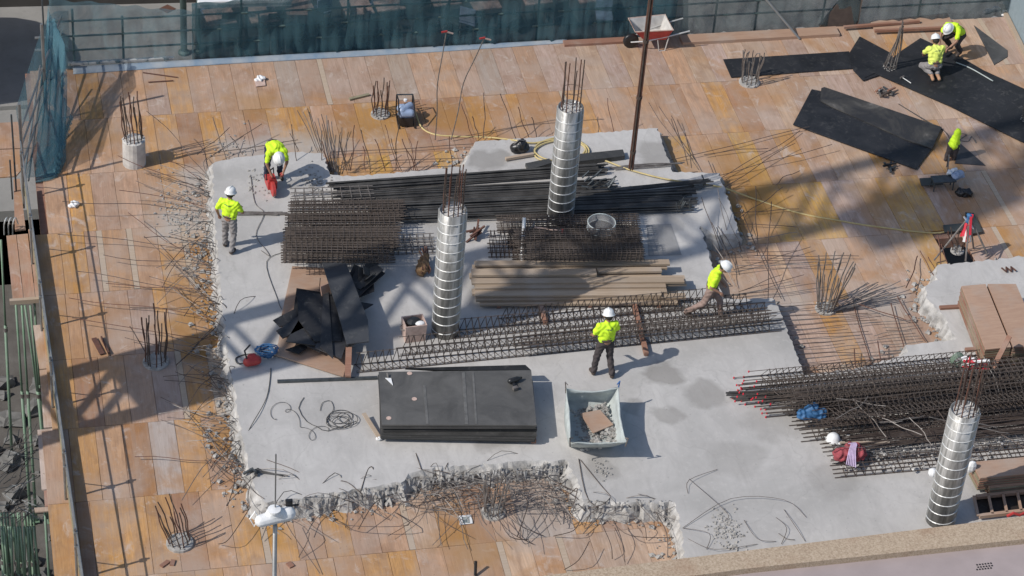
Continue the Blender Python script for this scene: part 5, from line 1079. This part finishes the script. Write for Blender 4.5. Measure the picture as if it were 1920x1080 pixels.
cable('thin blue chalk cord lying on the wide black sheet near the kneeling man', [(1792, 117, .075), (1820, 128, .075), (1862, 152, .075)], .014, 'bag', 'cord', 'cord')
cable('dark cable from the brown tool heap to the hung clothes', [(1685, 195), (1740, 228, .09), (1770, 245), (1782, 262, .3)], .01, 'wire')
cable('squiggled cable behind the hung clothes', [(1790, 250), (1812, 252), (1800, 262), (1815, 265), (1822, 256), (1830, 268), (1828, 262)], .009, 'greyrod')
# small litter on the deck
def paper(label, px, z, mat='white', name='paper_sheet', cat='paper'):
    return tag(obj(name, MB().prism(polyP(px, z), z-.004, z), M[mat]), label, cat)
card = paper('white printed card lying on the front boards below the broken notch', ((860, 967), (883, 965), (887, 981), (862, 984)), .02)
for i in range(6): obj('print_line', MB().prism(polyP([(866+i*.25, 969.5+i*2.1), (880+i*.25, 968.4+i*2.1), (880.2+i*.25, 969.6+i*2.1), (866.2+i*.25, 970.7+i*2.1)], .0225), .020, .0225), M['greenpost'], card)
def crumple(label, u, v, sx, mat='white', z=0.0, name='crumpled_bag', cat='bag'):
    t = obj(name, MB(), M[mat]) if False else None
    o = fuse(name, [((-sx, 0, .04), (sx, .03, .05), .045, .06), ((0, .06, .05), (.02, -.05, .05), .06, .04)], M[mat], None, .014, 0, .022); o.location = P(u, v, z); return tag(o, label, cat)
crumple('crumpled white paper bag on the boards at far left', 138, 388, .06)
crumple('white and red plastic wrapper on the rear boards', 487, 152, .07)
tag(obj('red_wrapper', MB().prism(polyP([(476, 148), (496, 146), (498, 160), (480, 162)], .03), .02, .03), M['crate']), 'faded red plastic wrapper on the rear boards', 'wrapper')
for i, (u, v) in enumerate([(1866, 22), (1852, 26), (1884, 29)]): crumple(('largest white foam lump in the far right corner of the deck', 'left white foam lump in the far right corner', 'right white foam lump in the far right corner')[i], u, v, .08-.015*i, 'white', .0, 'foam_lump', 'foam')
for i, (px, lb) in enumerate([(((268, 136), (333, 145)), 'upper thin rod lying on the rear left boards'), (((278, 154), (325, 151)), 'lower thin rod lying on the rear left boards')]): tag(obj('rod', MB().tube([P(*px[0], .02), P(*px[1], .02)], .014, 5), M['rust']), lb, 'rod')
tag(obj('batten', MB().beam(P(655, 186, .03), P(692, 177, .03), .07, .04), M['plyedge']), 'short batten leaning by the starter left of the blue-grey machine', 'batten')
tag(obj('wood_scrap', MB().beam(P(540, 905+150, .02), P(548, 905+158, .02), .1, .03), M['redwood']), 'small wood scrap on the front boards near the white pole', 'wood')
for px, lb in [(((302, 1062), (316, 1052)), 'small brown offcut below the lower left starter'), (((322, 1060), (325, 1050)), 'thin brown offcut below the lower left starter')]: tag(obj('wood_scrap', MB().beam(P(*px[0], .02), P(*px[1], .02), .08, .03), M['redwood']), lb, 'wood')
tag(obj('angle_iron', MB().beam(P(176, 634, .03), P(192, 664, .03), .10, .02).beam(P(190, 632, .03), P(204, 662, .06), .03, .05), M['rust']), 'short rusty angle piece on the left boards above the dark starter', 'scrap')
tag(obj('dark_tee', MB().tube([P(474, 884, .33), P(540, 892, .33)], .016, 5).beam(P(484, 878, .34), P(480, 892, .34), .05, .02), M['wire']), 'dark T-shaped piece lying on the slab at lower left', 'tool')  # thin dark bar with a short crosspiece, lying on the slab
tag(obj('steel_stub', MB().tube([P(891, 1079, .02), P(892, 1052, .25)], .03, 7), M['black']), 'short dark stub standing on the front boards', 'stub')
# flagged rods
for lb, bs_, mid, tp in [('tall thin rod flagged with red and white tape, the left one behind the slab', (816, 262), (820, 160, 1.6), (837, 60, 3.05)), ('tall bent rod flagged with red and white tape, the right one behind the slab', (846, 262), (869, 156, 1.55), (908, 72, 2.9))]:
    a = P(*bs_, .05); ln = a.lerp(Vector((0, 0, 0)), 0); h1 = mid[2]; h2 = tp[2]
    m_ = P(mid[0], mid[1], h1); q_ = P(tp[0], tp[1], h2); t = thing('flagged_rod', lb, 'rod', tuple(a))
    o1 = obj('rod', MB().tube(smooth_path([a, a.lerp(m_, .5)+Vector((.02, 0, 0)), m_, m_.lerp(q_, .55), q_], 3), .013, 5), M['greyrod'])
    o2 = obj('tape', MB().beam(q_+Vector((-.11, 0, 0)), q_+Vector((.02, 0, .02)), .02, .035), M['red']); o3 = obj('tape', MB().beam(q_+Vector((.02, 0, 0)), q_+Vector((.15, 0, -.05)), .02, .03), M['crate']); under(t, o1, o2, o3)
# white pole lamp at the front
t = thing('lamp_post', 'slim grey pole carrying a white rounded lamp head at the lower left front', 'lamp', tuple(P(517, 1146, 0)))
hp = P(516, 968, 6.0); b0 = P(516, 968, 1.95); 
o1 = obj('pole', MB().tube([(hp.x, hp.y, -6.2), (hp.x, hp.y, 5.95)], .035, 10), M['steel'], None, True); t.location = (hp.x, hp.y, -6.2)
o2 = fuse('lamp_head', [(hp+Vector((-.22, -.05, -.02)), hp+Vector((.2, .04, 0)), .10, .12), (hp+Vector((-.05, 0, .06)), hp+Vector((.05, 0, .06)), .1, .1)], M['white'], None, .015, 2)
o3 = obj('antenna', MB().tube([hp+Vector((0, 0, .1)), hp+Vector((-.0, 0, 1.25))], .012, 5), M['steel']); o4 = obj('lens', MB().lathe(hp+Vector((-.02, -.03, .14)), [(.10, 0), (.10, .04), (.02, .05)], 16), M['white'])
o5 = obj('bracket', MB().tube([hp+Vector((-.3, .02, .12)), hp+Vector((-.38, 0, 0)), hp+Vector((-.32, -.03, -.14)), hp+Vector((-.25, 0, 0))], .014, 4, True), M['white']); o6 = obj('sensor', MB().box(hp+Vector((.22, .1, .14)), (.1, .06, .14)).box(hp+Vector((.3, .1, .1)), (.14, .02, .02)), M['black'])
under(t, o1, o2, o3, o4, o5, o6)

# ================= LEFT GUARDRAIL, NETS, PROPS
gr = thing('guardrail', 'long grey pipe guardrail with a toe board along the left edge of the deck', 'guardrail', (.85, 33, 0))
def rail(parent, a, b, r, mat='steel', nm='rail'): return obj(nm, MB().tube([a, b], r, 7), M[mat], parent)
G = []
edge_x = lambda y: .75+(45-y)*.028
G.append(obj('toe_board', MB().beam((edge_x(44.6), 44.6, .12), (edge_x(31.5), 31.5, .14), .03, .34), M['plyedge']))
for h_, r_ in ((.80, .016), (1.14, .016)):
    for (y0, y1) in ((44.9, 38.6), (39.0, 31.3)): G.append(rail(None, (edge_x(y0)-.02, y0, h_+R.uniform(-.02, .02)), (edge_x(y1)-.02, y1, h_+R.uniform(-.03, .03)), r_))
for y in (44.4, 42.2, 40.0, 37.6, 35.0, 32.9):
    G.append(obj('post', MB().tube([(edge_x(y)-.06, y, -.25), (edge_x(y)-.05, y, 1.25)], .024, 7), M['steel'])); G.append(obj('clamp', MB().box((edge_x(y)-.04, y, .8), (.07, .09, .07)).box((edge_x(y)-.04, y, 1.14), (.07, .09, .07)), M['steel']))
    G.append(obj('brace', MB().tube([(edge_x(y)-.05, y+.5, .0), (edge_x(y)-.05, y, .8)], .012, 5), M['steel']))
under(gr, *G)
cf = thing('guardrail', 'guardrail posts and rails round the upper left corner with the net hanging from them', 'guardrail', (1.3, 47, 0)); G = []
for (u, v, vt, r_) in ((88, 228, 45, .035), (45, 345, 195, .035), (30, 350, 215, .02), (22, 352, 300, .018), (86, 128, 0, .02)):
    b = P(u, v, 0); G.append(obj('post', MB().tube([b-Vector((0, 0, .3)), b+Vector((0, 0, hgt(u, v, vt)))], r_, 7), M['steel'] if r_ > .02 else M['dksteel']))
A = P(45, 345, 0); B = P(88, 200, 0); Cc = P(120, 128, 0)
for h_ in (.55, 1.0, 1.4): G.append(rail(None, A+Vector((0, 0, h_)), Cc+Vector((0, 0, h_)), .024))
G.append(rail(None, A+Vector((.02, .2, .05)), B+Vector((-.1, -.3, 1.3)), .02)); G.append(rail(None, A+Vector((.1, .1, .0)), B+Vector((.0, .3, 1.0)), .02)); G.append(rail(None, P(65, 71, 1.0), P(105, 69, 1.0), .03)); G.append(rail(None, P(65, 94, .7), P(105, 92, .7), .03))
under(cf, *G)
# net strip hanging bunched at the corner
def sheetnet(name, label, top, bot, nu, nv, mat, amp=.05, cat='net'):
    """cloth between two polylines"""
    T = smooth_path(top, max(2, nu//(len(top)-1))); Bt = smooth_path(bot, max(2, nu//(len(bot)-1))); n_ = min(len(T), len(Bt)); vs = []
    for i in range(n_):
        for j in range(nv+1):
            s = j/nv; p = T[i].lerp(Bt[i], s); e = sin(pi*min(1, s*1.1)); vs.append(p+Vector((amp*e*sin(i*1.3+j*.4), amp*e*cos(i*.9+j*.7), -amp*.5*e*sin(i*.8))))
    fs = [(i*(nv+1)+j, i*(nv+1)+j+1, (i+1)*(nv+1)+j+1, (i+1)*(nv+1)+j) for i in range(n_-1) for j in range(nv)]
    o = obj(name, MB().add(vs, fs), mat, None, True)
    sm = o.modifiers.new('thick', 'SOLIDIFY'); sm.thickness = .004
    return tag(o, label, cat) if label else o
sheetnet('bunched_net', 'bunched teal debris net hanging down at the upper left corner of the deck', [P(90, 8, 1.9), P(92, 20, 1.85), P(100, 40, 1.7), P(112, 62, 1.6), P(122, 85, 1.5)], [P(66, 342, .03), P(80, 340, .03), P(98, 336, .03), P(112, 325, .03), P(124, 300, .05)], 26, 16, M['netbunch'], .05)
o = fuse('net_roll', [(P(100, 40, 1.7), P(112, 100, 1.2), .05, .11), (P(112, 100, 1.2), P(108, 180, .7), .11, .13), (P(108, 180, .7), P(122, 225, .4), .13, .16), (P(122, 225, .4), P(102, 330, .05), .14, .05), (P(98, 140, .9), P(98, 190, .55), .09, .09)], M['netbunch'], None, .03, 1, .04); tag(o, 'thick twisted roll of teal net draped from the corner post onto the deck', 'net')
sheetnet('side_net', 'thin see-through net hung along the left side behind the bunched roll', [P(30, 205, 1.7), P(86, 40, 1.7), P(128, 20, 1.5)], [P(45, 345, .02), P(95, 190, .02), P(125, 130, .02)], 20, 8, M['netthin'], .04)
t = obj('folded_net', MB(), M['netthin']) if False else None
sheetnet('fallen_net', 'pale crumpled plastic film lying on the boards at the upper left corner', [P(48, 335, .1), P(60, 280, .25), P(78, 230, .2), P(90, 200, .1)], [P(110, 325, .03), P(115, 290, .1), P(120, 250, .05), P(110, 215, .03)], 20, 8, M['netthin'], .08, 'film')
tag(obj('dark_bar', MB().beam(P(68, 312, .1), P(101, 262, .15), .08, .05), M['rust']), 'thick rusty bar lying under the net at the upper left', 'bar')
# far fence
ff = thing('net_fence', 'grey pipe railing with posts along the far edge of the deck, carrying the teal net', 'fence', (10, 49.3, 0)); G = []
YF = 49.38
def X_at(u, z=0): 
    lo, hi = 0, 40
    for _ in range(40):
        m = (lo+hi)/2; d = Vector((m, YF, z-CAMZ)); uu = 960+F*d.dot(RT)/d.dot(FW)
        if uu < u: lo = m
        else: hi = m
    return lo
for u, h_ in ((140, 1.5), (232, 1.25), (452, 2.2), (650, 2.2), (838, 2.3), (1005, 2.3), (1205, 2.3), (1338, 2.3), (1415, 2.3), (1540, 2.3), (1720, 2.3)):
    x = X_at(u); G.append(obj('post', MB().tube([(x, YF, -.2), (x, YF, h_)], .028, 7), M['greenpost']))
xa, xb = X_at(92), X_at(1880)
for h_ in (.42, .80, 1.2, 1.85):
    seg = [xa, X_at(600), X_at(1150), xb] if h_ < 1.5 else [X_at(640), X_at(1150), xb]
    for i in range(len(seg)-1): G.append(obj('rail', MB().tube([(seg[i], YF-.03, h_+R.uniform(-.02, .02)), (seg[i+1]+.1, YF-.03, h_+R.uniform(-.02, .02))], .024, 7), M['greenpost']))
G.append(obj('brace', MB().tube([(X_at(1485), 48.75, .02), (X_at(1415), YF, 1.0)], .03, 7), M['steel'])); under(ff, *G)
def fence_net(name, label, u0, u1, z0, z1a, z1b, mat, y, nu=60, nv=10, amp=.035):
    xs = [X_at(u0)+(X_at(u1)-X_at(u0))*i/nu for i in range(nu+1)]; vs = []
    for i, x in enumerate(xs):
        zt = z1a+(z1b-z1a)*i/nu
        for j in range(nv+1):
            s = j/nv; vs.append((x, y+amp*sin(i*.9+j*.5)+amp*.6*sin(i*.37-j*1.1)+amp*1.5*(1-s)*sin(i*2.3), z0+(zt-z0)*s-.05*s*abs(sin(i*.26))))
    fs = [(i*(nv+1)+j, (i+1)*(nv+1)+j, (i+1)*(nv+1)+j+1, i*(nv+1)+j+1) for i in range(nu) for j in range(nv)]
    o = obj(name, MB().add(vs, fs), mat, None, True); m_ = o.modifiers.new('thick', 'SOLIDIFY'); m_.thickness = .004; return tag(o, label, 'net')
fence_net('debris_net', 'dense teal debris net over the far railing, in front of the cafe terrace', 360, 1262, -.05, 1.55, 2.3, M['net'], YF-.09, 110)
fence_net('debris_net', 'thin see-through teal net at the left part of the far railing', 98, 362, -.02, 1.9, 1.35, M['netthin'], YF-.09, 40)
fence_net('debris_net', 'greyer teal net on the far railing right of the wheelbarrow', 1262, 1885, -.05, 2.3, 2.3, M['netgrey'], YF-.09, 60)
for (u0, u1, lb, mt, yy, h_) in [(1268, 1560, 'reddish timber kerb board laid along the far edge right of the wheelbarrow', 'brownply', 48.95, .08), (1052, 1178, 'long reddish board on the far edge left of the wheelbarrow', 'redwood', 49.1, .06)]:
    tag(obj('kerb_board', MB().box(((X_at(u0)+X_at(u1))/2, yy, h_/2+.002), (X_at(u1)-X_at(u0), .34 if u0 > 1200 else .2, h_)), M[mt]), lb, 'board')
sheetnet('blue_strip', 'crinkled blue plastic strip folded along the far left edge of the deck', [Vector((X_at(135), 49.22, .07)), Vector((X_at(400), 49.22, .08)), Vector((X_at(800), 49.24, .06)), Vector((X_at(1060), 49.25, .05))], [Vector((X_at(135), 49.0, .01)), Vector((X_at(400), 49.06, .012)), Vector((X_at(800), 49.08, .01)), Vector((X_at(1060), 49.15, .01))], 60, 3, M['bluetarp'], .015, 'plastic')
tag(obj('white_batten', MB().beam((X_at(128), 49.3, .1), (X_at(325), 49.3, .1), .08, .06), M['band']), 'pale batten along the far left edge behind the blue plastic strip', 'batten')
ply = sheet('reddish plywood sheet lying at the far edge beyond the pale starter bars', ((1632, 40), (1776, 24), (1790, 50), (1640, 57)), .05, .02, 'brownply', name='plywood_sheet', cat='plywood')
for px, lb in [(((1582, 51), (1724, 40)), 'upper brown batten on the far edge plywood'), (((1640, 58), (1780, 52)), 'lower brown batten on the far edge plywood')]: tag(obj('batten', MB().beam(P(*px[0], .1), P(*px[1], .1), .07, .06), M['redwood']), lb, 'batten')
dt = polyP([(1536, 50), (1606, 44)], 0); x0, x1 = dt[0].x, dt[1].x
tag(obj('slanted_screen', MB().add([(x0, 49.25, 0), (x1, 49.2, 0), (x1+.05, 49.3, 2.0), (x0+.9, 49.45, 1.3), (x0, 49.32, 0.02), (x1, 49.27, .02), (x1+.05, 49.36, 2.0), (x0+.9, 49.5, 1.3)], [(0, 1, 2, 3), (7, 6, 5, 4), (0, 4, 5, 1), (1, 5, 6, 2), (2, 6, 7, 3), (3, 7, 4, 0)]), M['boot']), 'dark brown slanted screen standing in the far railing above the black sheets', 'screen')
# right boundary wall
mb = MB(); a = P(1885, 18, 0); b = P(1935, 120, 0); mb.prism([(a.x, a.y+.2), (a.x+6, a.y+.4), (b.x+8, b.y), (b.x, b.y)], -.1, 3.2); tag(obj('boundary_wall', mb, M['bgwall']), 'smooth blue-grey wall at the far right corner of the deck', 'wall')
mb = MB().beam((a.x-.08, a.y+.1, .05), (b.x-.08, b.y, .05), .1, .1); tag(obj('kerb_board', mb, M['paletimber']), 'pale timber along the foot of the far right wall', 'board')
# props under the left platform
def prop(u, v, zt, ln, label, lean=(0, 0)):
    p = P(u, v, zt); t = thing('steel_prop', label, 'prop', (p.x+lean[0], p.y+lean[1], zt-ln), group='green steel props below the left edge')
    d = Vector((-lean[0], -lean[1], ln)); obj('outer_tube', MB().tube([(0, 0, 0), d*.62], .032, 8), M['gprop'], t, True); obj('inner_tube', MB().tube([d*.6, d], .024, 8), M['gprop'], t, True); obj('collar', MB().lathe(d*.6, [(.045, -.05), (.045, .05)], 10), M['greyrod'], t)
    obj('base_plate', MB().box((0, 0, .01), (.14, .14, .012)), M['gprop'], t); return t
for i, (u, v, dx, dy) in enumerate([(2, 450, -.1, 0), (30, 572, 0, 0), (41, 573, .0, .05), (47, 573, .35, 0), (57, 573, .12, 0), (64, 560, 0, 0)]): prop(u, v, -.15, 6.0, 'green steel prop standing under the reddish edge platform at left', (dx, dy))
prop(84, 958, -.15, 6.0, 'single green steel prop under the lower left ledge')
for i in range(22): prop(2+(i % 11)*6+R.uniform(-2, 2), 962+(i//11)*26, -2.2, 3.4, 'pale green steel prop in the upright bundle at the lower left corner', (R.uniform(-.12, .12), R.uniform(-.12, .12)))
t = thing('rebar_tangle', 'tangle of thin bars lying in the pit above the green prop bundle', 'rebar', tuple(P(25, 900, -1.9)))
G = []
for i in range(46):
    p = P(R.uniform(-20, 45), R.uniform(835, 985), -1.9+R.uniform(-.3, .2)); a = R.gauss(.35, .5); L = R.uniform(.5, 1.3); G.append(obj('bar', MB().tube(wob(p, p+Vector((cos(a)*L*.6, sin(a)*L, R.uniform(-.2, .3))), 4, .03), .009, 4), M['greyrod'] if i % 2 else M['dksteel']))
under(t, *G)
t = thing('hooked_bars', 'pair of bent steel hoops sticking up by the upper left platform', 'hoops', tuple(P(15, 430, -.2)))
for i in range(3): o = obj('hoop', MB().tube(smooth_path([P(8+i*8, 440, -.3), P(8+i*8, 420, .1), P(13+i*8, 408, .2), P(18+i*8, 420, 0)]), .014, 5), M['band']); under(t, o)

# ================= STREET
def cafe_chair(u, v, rz, label, mat='dksteel'):
    t = thing('cafe_chair', label, 'chair', tuple(P(u, v, -4)), rz, 'cafe chairs behind the net')
    obj('seat', MB().box((0, 0, .45), (.44, .44, .04)), M[mat], t); obj('backrest', MB().box((0, -.21, .72), (.44, .04, .4)), M[mat], t)
    for sx in (-1, 1):
        for sy in (-1, 1): obj('leg', MB().tube([(sx*.2, sy*.2, 0), (sx*.19, sy*.19, .45)], .015, 5), M['steel'], t)
def cafe_table(u, v, label):
    t = thing('cafe_table', label, 'table', tuple(P(u, v, -4)), .1, 'cafe tables behind the net')
    obj('table_top', MB().box((0, 0, .74), (.75, .75, .035)), M['crate'], t); obj('column', MB().tube([(0, 0, 0), (0, 0, .72)], .03, 8), M['dksteel'], t); obj('foot', MB().box((0, 0, .02), (.45, .45, .03)), M['dksteel'], t)
for i, (u, v) in enumerate([(412, 76), (492, 72), (560, 60), (668, 58), (726, 50), (830, 40), (905, 48), (1000, 38), (1100, 34)]): cafe_table(u, v, 'square pale cafe table seen through the teal net')
for i, (u, v, r_) in enumerate([(395, 50, .2), (432, 90, 3), (470, 88, 1.5), (515, 60, -1.6), (520, 90, 3.1), (585, 84, 2.6), (600, 46, .4), (640, 70, 1.5), (700, 74, -1.4), (705, 38, .2), (760, 66, 2.8), (820, 62, 1.1), (880, 64, -.6), (950, 60, 2.2), (1040, 52, .4), (1130, 56, 3.0), (660, 30, 0), (790, 28, .5)]): cafe_chair(u, v, r_, 'dark cafe chair seen through the teal net', 'dksteel' if i % 3 else 'bluegrey')
t = thing('awning', 'white scalloped cafe awning at the very top of the picture above the tables', 'awning', tuple(P(460, 0, -1.4)))
o = obj('canopy', MB().prism(polyP([(372, 3), (545, -2), (540, -60), (360, -60)], -1.4), -1.5, -1.42), M['white']); o2 = obj('valance', MB().prism(polyP([(370, 5), (547, 0), (547, 3), (370, 8)], -1.5), -1.62, -1.45), M['white']); under(t, o, o2)
def spost(u, v, h_, r_, lb, mt='greenpost', dy=0):
    p = P(u, v, -4); t = thing('street_post', lb, 'post', tuple(p)); obj('shaft', MB().tube([(0, 0, 0), (0, 0, h_)], r_, 12), M[mt], t, True); obj('base_ring', MB().lathe((0, 0, 0), [(r_*1.8, 0), (r_*1.8, .06), (r_*1.1, .1)], 12), M[mt], t); return t
spost(345, 100, 6.5, .085, 'thick green-grey lamp post on the street behind the thin left net')
spost(373, 98, 2.2, .05, 'thinner post beside the thick lamp post')
spost(462, 106, 3.4, .04, 'thin dark parasol pole among the cafe tables', 'black')
# parasol off the left side, whose oval shadow lies on the pavement
p = P(20, 110, -4); q = p-Vector((sd.x, sd.y, 0))/(-sd.z)*2.6
t = thing('parasol', 'large round cafe parasol just outside the left edge, shading the pavement', 'parasol', (q.x, q.y, -4)); obj('canopy', MB().lathe((0, 0, 2.6), [(2.1, -.35), (2.1, -.32), (1.2, -.1), (.05, .1)], 24), M['crate'], t); obj('pole', MB().tube([(0, 0, 0), (0, 0, 2.7)], .03, 8), M['steel'], t)
dm = polyP([(298, 17), (314, 9), (330, 17), (314, 25)], -4); tag(obj('drain_cover', MB().prism(dm, -3.999, -3.985), M['rust'], street), None)
# dim arcade front beyond the street (its foot shows along the top edge)
_q = P(150, 12, -4); mb = MB().prism([(-20, _q.y+1.2), (P(368, 0, -4).x, _q.y-.1), (P(368, 0, -4).x, _q.y+8), (-20, _q.y+8)], -4, 6); tag(obj('arcade_building', mb, M['darkbuild']), 'dark building front whose foot shows at the top left of the picture', 'building')
mb = MB().prism([(7.5, 58.5), (24, 58.5), (24, 59), (7.5, 59)], -4, -1.2); tag(obj('shade_backdrop', mb, M['darkbuild']), 'long dark counter added behind the cafe tables in place of shade', 'backdrop')  # block added to darken the terrace seen beyond the net

# ================= HANGING REBAR BUNDLE AND CRANE
hb = P(1183, 318, 12.2); t = thing('hanging_rebar_bundle', 'rusty bundle of long bars hanging upright from the crane, crossing the wheelbarrow', 'rebar bundle', tuple(hb))
for i in range(7):
    a = i*2*pi/6; r_ = .028 if i < 6 else 0; obj('bar', MB().tube(wob((r_*cos(a), r_*sin(a), R.uniform(0, .1)), (r_*cos(a+1)*.9, r_*sin(a+1), 12+R.uniform(-.3, .2)), 10, .006), .012, 5), M['rust'] if i % 2 else M['rebar'], t)
for z in [k*.9+.3 for k in range(13)]: obj('tie', MB().lathe((0, 0, z), [(.043, -.02), (.043, .02)], 8), M['rebar'], t)
obj('sling', MB().tube([(0, 0, 11.5), (0, 0, 19.5)], .012, 6), M['dksteel'], t)
mastp = P(165, 745, 0)-Vector((sd.x, sd.y, 0)).normalized()*7.2
def crane():
    t = thing('tower_crane', 'lattice tower crane standing just outside the left edge, casting the truss shadow', 'crane', (mastp.x, mastp.y, -6.2), HM(SUN_AZ+8)); w_ = .82
    for zi in range(20):
        z0 = zi*1.9; mb = MB()
        for sx in (-1, 1):
            for sy in (-1, 1): mb.beam((sx*w_, sy*w_, z0), (sx*w_, sy*w_, z0+1.9), .15, .15, (1, 0, 0))
        for s in (-1, 1):
            mb.beam((-w_, s*w_, z0), (w_, s*w_, z0+1.9), .12, .12); mb.beam((-w_, s*w_, z0+1.9), (w_, s*w_, z0+1.9), .08, .08)
            mb.beam((s*w_, -w_, z0), (s*w_, w_, z0+1.9), .12, .12); mb.beam((s*w_, -w_, z0+1.9), (s*w_, w_, z0+1.9), .08, .08)
        obj('mast_section', mb, M['ltgrey'], t)
    obj('jib', MB().beam((-10, 0, 38.8), (44, 0, 38.8), .9, .12).beam((-10, 0, 39.9), (44, 0, 39.9), .12, .12), M['ltgrey'], t)
    obj('ballast', MB().box((-8, 0, 38), (2.5, 1.6, 1.8)), M['whitecon'], t)
    obj('climbing_collar', MB().box((0, 0, 14.5), (.95, 1.75, 1.0)), M['ltgrey'], t)
crane()
